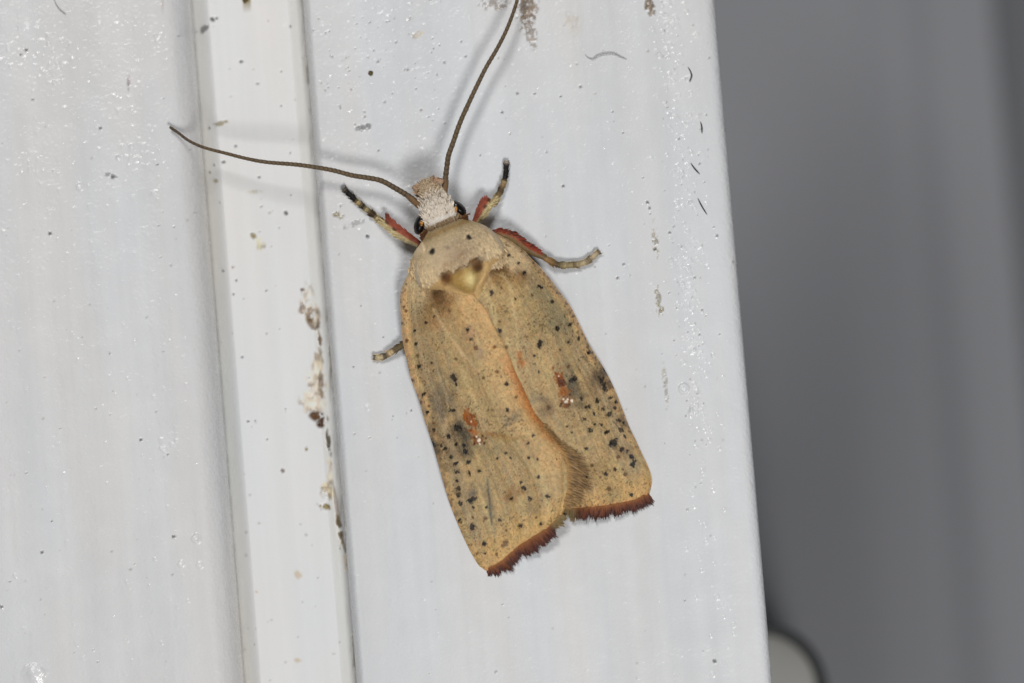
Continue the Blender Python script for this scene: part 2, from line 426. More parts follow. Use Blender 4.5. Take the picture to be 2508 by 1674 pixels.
bs += [(770, 770, 14, 5, False), (775, 800, 10, 5, False), (782, 1025, 16, 7, False), (765, 980, 24, 4, False), (800, 1208, 14, 5, True), (798, 1242, 9, 5, False), (832, 1300, 8, 5, False)]
board('recessed_strip', s_strip, prof_strip, alb(206, 206, 206), M_strip, 9, bs, paint_strip, .35,
      'warm white sunken strip between the two painted boards, grimy along one side')

# wall far behind the board edge ----------------------------------------------
WY = -2300.0     # height (px) of the wall behind
xs_ = np.linspace(sx(700), sx(4200), 320)
def wall_h(x):
    a, b, c, d, e = (sx(v, h=WY) for v in (2130, 2240, 2330, 2440, 2500))
    return (WY + 25 * np.exp(-((x - a) / (b - a) / 1.0) ** 2) + 60 * sm(b, c + 60, x) - 900 * sm(d + 70, e + 60, x))
Sg, Tg = np.meshgrid(xs_, np.linspace(-2500, 4200, 40))
hw = wall_h(Sg)
o = mesh_obj('background_wall', np.stack([Sg * S, -hw * S, -Tg * S + H / 2 * S], -1), grid_faces(*Sg.shape)[:, ::-1], M_wall, kind='structure')
o['label'] = 'plain grey wall far behind the white board edge, out of focus'

# rounded fitting on that wall
def empty(name, loc, label, cat, group=None):
    o = bpy.data.objects.new(name, None); o.empty_display_size = .001; col.objects.link(o); o.location = loc
    o['label'] = label; o['category'] = cat
    if group: o['group'] = group
    return o
fh = -900
cc = P(1868, 1700, fh)
fit = empty('wall_fitting', (cc[0], -WY * S, cc[2]), 'blurred grey rounded cap with dark rim behind the board edge', 'fitting')
th = np.linspace(0, 2 * math.pi, 64, endpoint=False)
def lathe(prof, sxr=1.0, syr=1.08):
    v = [[cc[0] + r * S * math.cos(a) * sxr, -hh * S, cc[2] + r * S * math.sin(a) * syr] for r, hh in prof for a in th]
    return np.array(v), grid_faces(len(prof), 64, True)
v, f = lathe([(r, fh - 20 + 26 * math.sqrt(max(0, 1 - (r / 150) ** 2))) for r in np.linspace(1, 142, 14)])
mesh_obj('cap', v, f[:, ::-1], M_cap, fit)
v, f = lathe([(158 + 15 * math.cos(a), fh + 14 * math.sin(a)) for a in np.linspace(-math.pi, math.pi, 17)])
mesh_obj('rim', v, f, M_rub, fit)
v, f = lathe([(168, fh - 4), (172, fh - 200), (172, WY + 400), (180, WY - 40)])
mesh_obj('sleeve', v, f, M_cap, fit)

# ------------------------------------------------------------------ the moth
def alb(*c):
    """albedo of the moth's scales from the tone they show"""
    l = lin(c); Y = max(float(l @ np.array([.2126, .7152, .0722])), 1e-4)
    e = 1.32 - .2 * float(sm(.5, .9, 1 - l.min() / Y))
    return np.clip(1.02 * Y ** 1.37 * (l / Y) ** e / EXPO, 0, 0.92)
AX = np.array([.38, .925]); AX /= np.linalg.norm(AX); AQ = np.array([AX[1], -AX[0]])
O0 = np.array([1087.0, 550.0])
def aq(a, q): return O0[0] + a * AX[0] + q * AQ[0], O0[1] + a * AX[1] + q * AQ[1]
def to_aq(x, y): return (x - O0[0]) * AX[0] + (y - O0[1]) * AX[1], (x - O0[0]) * AQ[0] + (y - O0[1]) * AQ[1]
base = P(1240, 900, 0)
moth = empty('moth', tuple(base), 'straw coloured moth with dark specks and russet wing fringe resting on white board', 'moth')

STRAW = alb(186, 167, 126); GREEN = alb(178, 159, 123); BUFF = alb(206, 178, 134); PEACH = alb(201, 174, 128); ORANGE = alb(178, 104, 38)
RUST = alb(160, 92, 24); DARK = alb(34, 26, 14); GREY = alb(112, 104, 86); BRN = alb(116, 84, 46); PINK = alb(210, 192, 160); WHITE = alb(232, 222, 205)

def coons(c0, c1, d0, d1):
    """c0,c1: curves along v (n,2) at u=0 and u=1; d0,d1: curves along u (m,2) at v=0, v=1"""
    n, m = len(c0), len(d0)
    v = np.linspace(0, 1, n)[:, None, None]; u = np.linspace(0, 1, m)[None, :, None]
    Lc = (1 - u) * c0[:, None] + u * c1[:, None]
    Ld = (1 - v) * d0[None] + v * d1[None]
    B = (1 - u) * (1 - v) * c0[0] + u * (1 - v) * c1[0] + (1 - u) * v * c0[-1] + u * v * c1[-1]
    return Lc + Ld - B

def ridge_h(a):   # height of the wing roof along the body axis
    return np.interp(a, [0, 60, 150, 230, 400, 600, 790, 900], [104, 116, 122, 116, 98, 70, 30, 24])

LC = [(1028, 628), (1004, 664), (986, 700), (980, 732), (983, 800), (989, 853), (998, 889), (1007, 930), (1025, 976), (1038, 1022), (1053, 1070), (1063, 1100), (1081, 1165), (1100, 1229), (1126, 1295), (1146, 1339), (1164, 1372), (1178, 1392), (1190, 1401)]
LTm = [(1190, 1401), (1203, 1399), (1228, 1387), (1253, 1366), (1279, 1344), (1312, 1323), (1338, 1305), (1363, 1279), (1378, 1262)]
LD = [(1096, 672), (1120, 700), (1152, 717), (1176, 742), (1190, 760), (1207, 795), (1225, 828), (1241, 860), (1252, 884), (1259, 905), (1275, 937), (1293, 976), (1310, 1012), (1334, 1040), (1360, 1068), (1383, 1098), (1397, 1128), (1400, 1160), (1398, 1195), (1389, 1230), (1378, 1262)]
RC = [(1196, 560), (1224, 574), (1246, 586), (1278, 608), (1298, 630), (1321, 653), (1347, 683), (1372, 717), (1398, 752), (1421, 798), (1444, 846), (1460, 872), (1480, 904), (1500, 942), (1520, 990), (1542, 1048), (1557, 1078), (1572, 1111), (1587, 1142), (1595, 1167), (1596, 1193), (1593, 1211)]
RTm = [(1593, 1211), (1580, 1221), (1560, 1233), (1521, 1242), (1483, 1248), (1450, 1251), (1406, 1254), (1375, 1252), (1350, 1245)]
RD = [(1168, 655), (1150, 700), (1150, 720), (1168, 755), (1180, 800), (1195, 850), (1210, 900), (1228, 960), (1250, 1020), (1275, 1080), (1300, 1140), (1325, 1195), (1350, 1245)]
LB = [(1028, 628), (1048, 655), (1072, 668), (1096, 672)]
RB = [(1196, 560), (1205, 600), (1190, 635), (1168, 655)]

BL_SPOTS = [  # x, y, r  black / dark spots on the left-hand wing
 (1016,811,3),(1019,842,4.2),(1026,898,5),(1037,966,6.5),(1047,1010,4.5),(1063,1054,4.5),(1043,791,4),(1063,775,3),(1145,808,4.2),(1153,831,4),(1057,890,3),(1061,909,3),
 (1110,922,8),(1114,930,6),(1118,941,5),(1241,941,5),(1243,1004,5),(1103,1004,4.5),(1111,1006,4.5),(1122,1050,9),(1116,1044,5),(1061,1091,9),(1081,1092,4.5),(1117,1088,5),(1137,1091,3.5),(1306,1068,4.5),(1294,1087,4.5),
 (1141,1109,8),(1137,1092,5),(1117,1136,6),(1147,1133,6),(1119,1156,6.5),(1150,1160,5),(1175,1154,5),(1119,1178,5),(1123,1198,5.5),(1123,1213,5.5),(1128,1234,6),(1157,1224,9),(1151,1226,6),(1159,1243,3),(1156,1291,7.5),(1126,1275,4.5),(1186,1333,5),
 (1191,1242,3.5),(1224,1275,4.5),(1276,1288,5.5),(1324,1284,5.5),(1253,1222,4.5),(1297,1221,6.5),(1341,1217,6),(1284,1197,6),(1277,1182,4.5),(1319,1168,4.5),(1251,1122,3.5),(1217,1124,3.2),(1295,1122,3.8),(1316,1125,3.2),(1239,1110,3.5),(1077,700,9),(1188,1356,2.5),(1098,1070,6),(1090,1100,5),(1105,1120,5)]
BL_BROWN = [(1023,870,4.5),(1117,880,5),(1217,911,4.5),(1183,925,5),(1264,973,4.2),(996,835,5),(989,752,4),(994,762,4.5),(985,792,4),(1010,931,4.5),(1030,986,5),(1150,707,3),(1211,850,5),(1165,852,6),(1050,995,4),(1238,1330,7),(1232,1337,6),(1216,1358,5),(1190,1270,5),(1158,1268,4),(1240,1300,4),(1313,1268,4),(1062,1037,4),(1100,762,4)]
BR_SPOTS = [(1204,718,5.5),(1263,733,3.2),(1284,669,4),(1270,645,3.2),(1246,626,4),(1320,702,5),(1326,706,4),(1352,740,4.8),(1364,717,2.6),(1395,796,6),(1365,805,5.5),(1418,829,5),(1392,839,4),(1444,863,6),(1324,840,8.5),(1322,848,5),(1224,811,5),(1309,872,3.2),(1320,912,3.4),(1372,858,2.5),
 (1400,933,7),(1408,928,6.5),(1481,952,6),(1463,983,6),(1435,998,5),(1443,996,5),(1495,975,5),(1493,1015,6.5),(1432,1027,5),(1472,1041,4.5),(1445,1055,6),(1487,1058,6.5),(1400,1060,3.5),(1388,1045,3.2),(1424,978,4.5),(1436,1099,4.5),(1409,1106,3.5),
 (1502,1086,8),(1496,1088,5),(1521,1054,6),(1523,1101,6),(1547,1119,6),(1553,1130,5.5),(1550,1138,7.5),(1505,1151,5),(1483,1162,5),(1437,1168,3.5),(1546,1213,5),(1478,942,6),(1468,925,6),(1475,932,7),(1505,1000,6),(1516,1030,5),(1530,1070,4),(1510,1075,4),(1536,1105,4),(1455,1013,4),(1510,985,5),(1480,905,4),(1528,1035,4),(1476,1003,4),(1457,1040,3.5)]
BR_BROWN = [(1307,645,4.5),(1228,706,3.5),(1303,723,4),(1426,819,4.5),(1223,788,4.5),(1240,851,5),(1392,899,5),(1344,999,6),(1532,1162,5),(1491,1198,6),(1422,1240,3.5),(1437,1243,3.5),(1525,1150,4),(1380,720,3),(1404,775,4),(1440,850,4),(1470,1170,4),(1450,1140,5),(1515,1120,5),(1390,700,3)]

def wing_color(X, Y, u, v, left):
    n = len(X)
    a, q = to_aq(X, Y)
    C = np.tile(STRAW, (n, 1))
    def mix(c, w):
        C[:] = C * (1 - w[:, None]) + np.asarray(c) * w[:, None]
    # radial vein streaks (along v), mottling
    st = N1.fbm(u * 500 + (0 if left else 900), v * 900, 26, 260, 3)
    mo = N2.fbm(X, Y, 60, 60, 3)
    mix(GREEN, np.clip(.45 + 1.1 * mo + .5 * st, 0, 1) * .8)
    mix(alb(156, 143, 118), np.clip(1.5 * N3.fbm(u * 400, v * 900, 14, 170, 2) - .05, 0, 1) * .8)
    mix(alb(198, 184, 142), np.clip(-1.7 * N3.fbm(u * 400 + 77, v * 900, 18, 190, 2) - .08, 0, 1) * .8)
    # margins
    wpx = 330 * (.35 + .65 * v)
    dc = u * wpx                     # px from the costa
    mix(alb(168, 153, 124), sm(14, 24, dc) * (1 - sm(34, 60, dc)) * .75)
    mix(BUFF, (1 - sm(7, 19, dc + 12 * N2(X, Y, 14, 14) + 10 * N1(X, Y, 60))) * .9 * (1 - .45 * sm(.35, .6, v)))
    mix(alb(120, 106, 84), sm(.0, .35, N1.fbm(X, Y, 22, 22, 2)) * (1 - sm(14, 40, dc)) * sm(.4, .55, v) * (1 - sm(.8, .9, v)) * .6)
    dt = (1 - v) * 790
    mix(alb(200, 172, 118), (1 - sm(25, 105, dt + 30 * mo)) * .8)
    mix(alb(200, 160, 104), (1 - sm(6, 22, dt)) * .7)
    mix(alb(180, 116, 68), (1 - sm(2, 18, dt)) * .8 * (sm(.02, .1, u)))
    if left:
        dd = (1 - u) * wpx
        mix(PEACH, (1 - sm(20, 85, dd + 30 * mo)) * .75 * (1 - sm(.75, .9, v)))
        o = sm(.32, .45, v) * (1 - sm(.70, .82, v))  # orange margin; its gradient also stands in for shading of the roll
        mix(alb(196, 140, 84), (1 - sm(4, 26, dd + 14 * N1(X, Y, 16, 16))) * .85 * o)
        mix(alb(178, 116, 64), (1 - sm(0, 9, dd)) * .6 * o)
        mix(alb(140, 108, 70), (1 - sm(2, 30, dd + 12 * N1(X, Y, 18))) * .55 * sm(.58, .66, v) * (1 - sm(.86, .93, v)))  # brown towards the edge, painted shade where the margin rolls down
        # base: darker pink cream, brown smudge behind the tegula
        mix(alb(200, 184, 150), (1 - sm(690, 730, Y)) * .7)
        blot(C, X, Y, 1076, 742, 40, 46, 20, alb(146, 116, 76), .85, .8, rag=.7)
        blot(C, X, Y, 1070, 725, 26, 24, 20, alb(122, 92, 58), .75, .8, rag=.7)
        blot(C, X, Y, 1050, 780, 26, 40, 20, alb(160, 136, 92), .6, .9, rag=.5)
        blot(C, X, Y, 1078, 790, 30, 20, 0, alb(176, 146, 108), .6, .9, rag=.5)
        for p0, p1 in (((1063, 758), (1086, 802)), ((1086, 802), (1130, 865)), ((1130, 865), (1180, 918))):
            line(C, X, Y, p0, p1, 4, alb(206, 190, 154), .4)
        line(C, X, Y, (1085, 690), (1150, 722), 7, alb(214, 192, 158), .8)
        line(C, X, Y, (1150, 722), (1200, 790), 13, alb(212, 184, 138), .6)
        blot(C, X, Y, 1028, 712, 30, 44, 20, alb(206, 190, 154), .75, .9, rag=.6)
        # grey clouds
        for x, y, rx, ry, ang, c, al in ((1082, 965, 26, 48, -10, alb(124, 118, 104), .7), (1075, 1000, 18, 40, -10, alb(120, 112, 98), .6), (1124, 1056, 24, 30, -25, alb(82, 78, 68), .85), (1136, 1084, 22, 26, -20, alb(98, 92, 78), .75), (1140, 1110, 18, 20, 0, alb(74, 70, 60), .7),
                                 (1064, 1095, 14, 26, -18, alb(78, 70, 58), .85), (1104, 1112, 22, 26, -10, alb(134, 120, 96), .7), (1158, 1205, 11, 22, 5, alb(112, 110, 104), .8), (1200, 1230, 9, 70, -7, alb(140, 136, 116), .7), (1205, 1100, 60, 22, 0, alb(150, 140, 108), .5),
                                 (1260, 1020, 22, 12, -35, alb(134, 126, 106), .6), (1248, 1035, 26, 9, -40, alb(130, 122, 102), .5), (1262, 1205, 34, 16, -30, alb(150, 116, 70), .6), (1248, 1222, 20, 20, 0, alb(148, 112, 66), .5), (1300, 1245, 26, 16, 10, alb(142, 132, 106), .5), (1150, 818, 18, 26, 0, alb(164, 140, 118), .5), (1176, 866, 10, 18, 5, alb(160, 146, 128), .6), (1240, 1072, 60, 8, 4, alb(158, 134, 82), .6), (1062, 1150, 16, 60, -15, alb(190, 162, 122), .5)):
            blot(C, X, Y, x, y, rx, ry, ang, c, al, .9, rag=.9)
        line(C, X, Y, (1194, 1175), (1204, 1285), 2.6, alb(104, 104, 92), .7)
        blot(C, X, Y, 1150, 1030, 13, 22, -18, RUST, .95, .35, rag=1.3); blot(C, X, Y, 1160, 1038, 9, 12, -18, alb(168, 100, 32), .9, .4, rag=.6)
        blot(C, X, Y, 1142, 1012, 7, 10, 0, alb(172, 108, 40), .9, .4); blot(C, X, Y, 1162, 1060, 9, 9, 0, alb(186, 118, 46), .8, .6)
        blot(C, X, Y, 1173, 1080, 15, 13, 0, alb(150, 94, 40), .9, .35, rag=.9); blot(C, X, Y, 1200, 1064, 30, 6, 5, alb(160, 118, 62), .6, .8)
        for x, y in ((1163, 1072), (1182, 1069), (1191, 1074), (1162, 1088), (1186, 1086)): blot(C, X, Y, x, y, 3.4, 3.4, 0, alb(96, 52, 20), .9, .4)
        for x, y, r in ((1173, 1079, 5), (1167, 1070, 2.4), (1175, 1088, 2.4), (1154, 1033, 1.8), (1113, 936, 2.4)): blot(C, X, Y, x, y, r, r, 0, WHITE, .85, .5)
        blot(C, X, Y, 1211, 851, 6, 5, 0, alb(198, 144, 72), .8, .6)
        sp, br = BL_SPOTS, BL_BROWN
    else:
        mix(alb(204, 186, 152), (1 - sm(640, 700, Y)) * .8 * (X < 1300))
        for x, y, rx, ry, ang, c, al in ((1235, 662, 46, 16, 8, alb(120, 88, 48), .9), (1215, 668, 24, 22, 0, alb(138, 106, 62), .8), (1262, 682, 26, 22, 20, alb(142, 112, 66), .8), (1228, 692, 36, 24, 0, alb(158, 130, 84), .7), (1196, 656, 12, 8, 0, alb(96, 70, 40), .7),
                                 (1400, 945, 20, 26, -10, alb(96, 92, 80), .8), (1418, 975, 20, 34, -25, alb(112, 104, 84), .8), (1380, 905, 26, 24, 0, alb(140, 132, 108), .5), (1472, 928, 26, 26, 20, alb(92, 80, 66), .85), (1480, 905, 12, 22, -28, alb(104, 92, 76), .6), (1455, 960, 30, 34, -20, alb(150, 132, 102), .7),
                                 (1340, 1000, 20, 22, -30, alb(136, 120, 96), .7), (1318, 978, 24, 10, -20, alb(140, 132, 112), .6), (1500, 1092, 18, 16, 30, alb(112, 100, 80), .7), (1526, 1108, 16, 20, 20, alb(136, 116, 88), .6), (1495, 1205, 26, 22, 0, alb(158, 142, 104), .6), (1350, 760, 40, 60, -25, alb(152, 146, 116), .5), (1372, 800, 26, 40, -25, alb(150, 142, 116), .6), (1250, 720, 24, 40, 0, alb(192, 170, 126), .5),
                                 (1222, 812, 18, 20, -20, alb(150, 126, 90), .6), (1230, 770, 16, 40, -20, alb(176, 152, 102), .6), (1460, 1150, 40, 26, -10, alb(166, 140, 92), .5), (1310, 815, 30, 10, -35, alb(158, 140, 98), .5), (1440, 1010, 30, 50, -20, alb(168, 150, 114), .4)):
            blot(C, X, Y, x, y, rx, ry, ang, c, al, .9, rag=.9)
        blot(C, X, Y, 1256, 632, 24, 40, -25, alb(208, 192, 158), .75, .9, rag=.6)
        line(C, X, Y, (1247, 700), (1262, 780), 4, alb(206, 192, 152), .45); line(C, X, Y, (1262, 780), (1274, 850), 3.5, alb(200, 186, 146), .35)
        line(C, X, Y, (1180, 640), (1174, 700), 9, alb(208, 184, 146), .7); line(C, X, Y, (1230, 672), (1262, 720), 4, alb(204, 186, 146), .6)
        blot(C, X, Y, 1275, 885, 10, 16, -10, alb(188, 128, 68), .85, .6, rag=.8); blot(C, X, Y, 1273, 868, 6, 10, 0, alb(190, 130, 66), .7, .7)
        blot(C, X, Y, 1369, 928, 11, 22, -20, RUST, .95, .4, rag=1.3); blot(C, X, Y, 1376, 938, 10, 12, -20, alb(112, 58, 16), .9, .4, rag=.7)
        blot(C, X, Y, 1380, 960, 14, 12, 0, alb(172, 110, 44), .85, .5, rag=.9); blot(C, X, Y, 1384, 985, 16, 14, 0, alb(146, 90, 36), .9, .4, rag=1.0)
        for x, y, r in ((1386, 985, 5), (1390, 979, 3), (1401, 982, 4), (1380, 978, 2.6), (1368, 922, 2.2)): blot(C, X, Y, x, y, r, r, 0, WHITE, .85, .5)
        for x, y in ((1374, 990), (1394, 992), (1396, 968), (1372, 996)): blot(C, X, Y, x, y, 3.4, 3.4, 0, alb(84, 48, 20), .9, .4)
        sp, br = BR_SPOTS, BR_BROWN
    rg = random.Random(3)
    for x, y, r in br: blot(C, X, Y, x, y, r, r * rg.uniform(.7, 1.2), rg.uniform(0, 90), BRN, .85, .5, rag=.5)
    for x, y, r in sp:
        blot(C, X, Y, x, y, r * 1.6, r * 1.6, 0, GREY, .25, .9, rag=.9)
        blot(C, X, Y, x, y, r * rg.uniform(.98, 1.2), r * rg.uniform(.72, 1.02), rg.uniform(0, 180), DARK, rg.uniform(.9, 1.0), .16, rag=.9)
    # brown ticks along the outer costa
    for k in range(60):
        vv = rg.uniform(.05, .95); t = (vv, rg.uniform(0, 1))
        m = int(vv * (len(LC) - 1))
        p = (LC if left else RC)[min(m, len(LC) - 1)]
        blot(C, X, Y, p[0] + rg.uniform(-4, 10) * (1 if left else -1), p[1] + rg.uniform(-20, 20), 3, 2.6, 0, BRN, .6, .6)
    # fine pepper of single scales
    pep = N4(X, Y, 3.2) + .35 * N1(X, Y, 40)
    mix(alb(112, 98, 66), sm(.26, .44, pep) * .7)
    C *= (1 + .30 * N3(X, Y, 4.0) + .22 * N2(X + 9, Y, 7.5) + .12 * N1.fbm(u * 500, v * 900, 7, 60, 2))[:, None]
    C *= (1 + .12 * N4(X, Y, 9.0)[:, None] * np.array([-1, .2, .6])) * np.array([1.05, .985, .985])
    return np.clip(C, 0.004, .92)

def line(C, X, Y, p0, p1, w, c, a):
    p0 = np.array(p0, float); p1 = np.array(p1, float); d = p1 - p0; L = np.linalg.norm(d); d /= L
    m = near((p0[0] + p1[0]) / 2, (p0[1] + p1[1]) / 2, X, Y, L / 2 + 3 * w)
    if not m.any(): return
    x, y = X[m] - p0[0], Y[m] - p0[1]
    t = np.clip(x * d[0] + y * d[1], 0, L)
    dist = np.hypot(x - t * d[0], y - t * d[1]) + w * .5 * N3(X[m], Y[m], 6)
    ww = a * np.exp(-(dist / w) ** 2)
    C[m] = C[m] * (1 - ww[:, None]) + np.asarray(c) * ww[:, None]

def wing_height(X, Y, u, v, left):
    a, q = to_aq(X, Y)
    hc = ridge_h(a)
    he = np.interp(v, [0, .1, .25, .6, 1], [66, 50, 40, 32, 17])     # costal edge above the board
    k = 1 - (1 - np.clip(u, 0, 1)) ** 2.0
    h = he + (hc - he) * k
    h = h - 10 * np.exp(-(u * 330 / 9) ** 2)                           # costa bends down
    dt = (1 - v) * 790
    h = h - 10 * np.exp(-(dt / 30) ** 2)
    if left:
        h = h + 9 * sm(.3, .9, u) * sm(.15, .3, v)
        dd = (1 - u) * 330
        roll = sm(.34, .55, v) * (1 - sm(.86, 1, v))
        h = h - 12 * np.exp(-(dd / 26) ** 2) * roll - 2.5 * np.exp(-(dd / 6) ** 2)
    else:
        h = h - 8 * sm(.55, 1, u)
    for k_, u0 in enumerate((.12, .22, .31, .40, .49, .58, .68, .79, .9)):      # veins
        uc = u0 + .12 * (1 - v) * (.5 - u0) + .012 * np.sin(v * 9 + k_)
        h = h + 1.1 * np.exp(-((u - uc) * 330 / 4.5) ** 2) * sm(.3, .6, v) * (1 - sm(.95, 1, v))
    # wing base sinks under the tegula
    h = h - 10 * np.exp(-(v / .035) ** 2)
    # folds and soft undulation
    f1 = N1.fbm(u * 500 + (0 if left else 333), v * 900, 60, 400, 2)
    h = h + 5.5 * f1 * sm(0, .12, v) + 4 * N2.fbm(X, Y, 90, 120, 2) * sm(0, .1, v) + 0.7 * N3.fbm(u * 400, v * 900, 12, 150, 2)
    return h

def make_wing(left, n=330, m=170):
    C0 = spline(LC if left else RC, n); D0 = spline(LD if left else RD, n)
    B0 = spline(LB if left else RB, m); T0 = spline(LTm if left else RTm, m)
    B0 = B0; G = coons(C0, D0, B0, T0)
    X, Y = G[..., 0].ravel(), G[..., 1].ravel()
    v = np.repeat(np.linspace(0, 1, n), m); u = np.tile(np.linspace(0, 1, m), n)
    h = wing_height(X, Y, u, v, left)
    C = wing_color(X, Y, u, v, left)
    V = P(X, Y, h)
    F = grid_faces(n, m)
    # underside, so the wing has thickness
    V2 = P(X, Y, h - 2.2)
    nn = len(V)
    rim = np.r_[np.arange(m), np.arange(2 * m - 1, nn, m), np.arange(nn - 2, nn - m - 1, -1), np.arange(nn - 2 * m, 0, -m)]
    r2 = np.roll(rim, -1)
    side = np.stack([rim, r2, r2 + nn, rim + nn], 1)
    if left: F = F[:, ::-1]
    allF = np.concatenate([F, F[:, ::-1] + nn, side])
    o = mesh_obj('forewing', np.vstack([V, V2]), allF, M_wing, moth, np.vstack([C, C]))
    hT = h.reshape(n, m)[-1]
    return o, T0, hT, D0, h.reshape(n, m)[:, -1], G, h.reshape(n, m)

wl, TL, hTL, DL, hDL, GL, HL = make_wing(True)
wl['label'] = 'forewing lapped on top, dark cloud and orange spots'
wr, TR, hTR, DR, hDR, GR, HR = make_wing(False)
wr['label'] = 'forewing tucked under the other at the inner edge'

def fringe(parent, T, hT, seed, left):
    rng = np.random.default_rng(seed)
    n = 2200
    s = rng.random(n); i = s * (len(T) - 1); i0 = np.minimum(i.astype(int), len(T) - 2); fr = (i - i0)[:, None]
    p = T[i0] * (1 - fr) + T[i0 + 1] * fr
    h = hT[i0] * (1 - fr[:, 0]) + hT[i0 + 1] * fr[:, 0]
    tg = T[i0 + 1] - T[i0]; tg /= np.linalg.norm(tg, axis=1)[:, None]
    nor = np.stack([-tg[:, 1], tg[:, 0]], 1)
    if ((nor @ AX) < 0).mean() > .5: nor = -nor
    clump = N1(s * 500, s * 0 + seed * 7, 13) + .5 * N2(s * 500, s * 0 + seed * 3, 5)
    lean = (.5 * clump + rng.normal(0, .12, n))[:, None]
    d = nor + tg * lean
    layer = rng.random(n)
    env = np.interp(s, [0, .06, .15, .75, .9, 1], [.35, .75, 1, 1, .8, .6] if left else [.9, 1, 1.05, .9, .75, .5])
    L = (10 + 7 * layer + 17 * clump) * env * (1 + rng.normal(0, .22, n))
    L = np.maximum(L, 5)
    start = p - nor * (4 + 6 * (1 - layer))[:, None]
    h0 = h + 1.5 + 2 * (1 - layer)
    dx = d / np.linalg.norm(d, axis=1)[:, None]
    rt_ = P(start[:, 0], start[:, 1], h0)
    end = start + dx * (L + 6)[:, None]
    he = h0 - 3 - 4 * layer
    en = P(end[:, 0], end[:, 1], he)
    dirw = en - rt_
    ln = np.linalg.norm(dirw, axis=1)
    v, f = blades(rt_, dirw, ln, rng.uniform(1.6, 4.2, n) * S, rng.normal(0, 1.5, n) * S, rng, 0)
    c0 = np.where(layer[:, None] < .35, alb(134, 88, 66), alb(100, 64, 56)); c0 = c0 * rng.uniform(.7, 1.25, n)[:, None]
    gw = sm(.80, .9, s)[:, None] if left else sm(.70, .80, s)[:, None]
    c0 = c0 * (1 - gw) + alb(150, 132, 96) * rng.uniform(.8, 1.2, n)[:, None] * gw
    cb = c0 * .5 + .5 * alb(186, 136, 84)
    ce = c0 * .8
    C = np.stack([cb, cb, c0, c0, ce, ce], 1).reshape(-1, 3)
    mesh_obj('fringe', v, f, M_hair, parent, np.clip(C, .004, .9), kind='stuff')
fringe(wl, TL, hTL, 11, True)
fringe(wr, TR, hTR, 12, False)

# grey-brown hairs along the end of the lapped inner edge
def dorsal_fringe():
    rng = np.random.default_rng(21)
    n = 900; N = len(DL)
    s = rng.uniform(.66, .97, n); i = s * (N - 1); i0 = np.minimum(i.astype(int), N - 2)
    p = DL[i0] + rng.normal(0, 2, (n, 2)); h = hDL[i0]
    k = sm(.70, .82, s) * (1 - .6 * sm(.90, .97, s)) * (.75 + .9 * N1(s * 300, s * 0, 6))
    a = rng.normal(0, .22, n) + .15
    d = AQ[None] * np.cos(a)[:, None] * 1.0 + AX[None] * (np.sin(a)[:, None] + .85)
    d /= np.linalg.norm(d, axis=1)[:, None]
    L = (11 + 52 * k) * rng.uniform(.35, 1.15, n)
    st = p - d * 10
    r0 = P(st[:, 0], st[:, 1], h + 4)
    e = P(st[:, 0] + d[:, 0] * L, st[:, 1] + d[:, 1] * L, h + 5 + rng.uniform(0, 5, n))
    dirw = e - r0; ln = np.linalg.norm(dirw, axis=1)
    v, f = blades(r0, dirw, ln, rng.uniform(2.2, 3.8, n) * S, rng.uniform(0, 3, n) * S, rng, 0)
    mixk = np.clip(rng.random(n) * .9 + .5 * (1 - k) + .5 * N2(s * 300, s * 0 + 5, 9), 0, 1)[:, None]
    c = alb(122, 104, 84) * (1 - mixk) + alb(176, 148, 108) * mixk
    c = c * rng.uniform(.8, 1.2, n)[:, None]
    C = np.stack([alb(186, 152, 100) + 0 * c, alb(186, 152, 100) + 0 * c, c, c, c * .95, c * .95], 1).reshape(-1, 3)
    mesh_obj('inner_fringe', v, f, M_hair, wl, np.clip(C, .004, .9), kind='stuff')
dorsal_fringe()

# body: head, thorax and abdomen as one lofted surface --------------------------
SEC = np.array([  # a, half width, top h, bottom h
 (-112, 8, 66, 44), (-106, 22, 78, 34), (-92, 29, 88, 26), (-72, 35, 98, 22), (-50, 43, 110, 20), (-30, 50, 116, 20), (-14, 52, 114, 22), (-4, 52, 104, 24), (3, 53, 106, 24), (12, 60, 120, 22), (24, 74, 132, 20), (40, 92, 144, 16), (60, 105, 153, 12), (85, 114, 158, 10), (110, 116, 158, 10), (128, 106, 153, 10), (142, 82, 147, 10), (158, 60, 142, 10), (176, 42, 132, 10), (195, 36, 116, 10), (260, 40, 88, 10), (400, 54, 70, 8), (560, 40, 50, 8), (660, 20, 32, 8), (690, 4, 20, 10)], float)
ai = np.r_[np.linspace(-112, 215, 170), np.linspace(222, 690, 40)]
def smooth_interp(x, xp, fp):
    y = np.interp(x, xp, fp)
    return y
NS = 110
hwid = smooth_interp(ai, SEC[:, 0], SEC[:, 1]); htop = smooth_interp(ai, SEC[:, 0], SEC[:, 2]); hbot = smooth_interp(ai, SEC[:, 0], SEC[:, 3])
ker = np.array([1, 2, 3, 2, 1]) / 9
for arr in (hwid, htop):
    pad = np.r_[[arr[0]] * 2, arr, [arr[-1]] * 2]; arr[:] = np.convolve(pad, ker, 'valid')
thb = np.linspace(0, 2 * math.pi, NS, endpoint=False)
A = np.repeat(ai, NS); TH = np.tile(thb, len(ai))
ct, sn = np.cos(TH), np.sin(TH)
pw = .85
qq = np.sign(ct) * np.abs(ct) ** pw * np.repeat(hwid, NS)
mid = np.repeat((htop * .42 + hbot * .58), NS)
hh = np.where(sn > 0, mid + (np.repeat(htop, NS) - mid) * np.abs(sn) ** .8, mid - (mid - np.repeat(hbot, NS)) * np.abs(sn) ** .8)
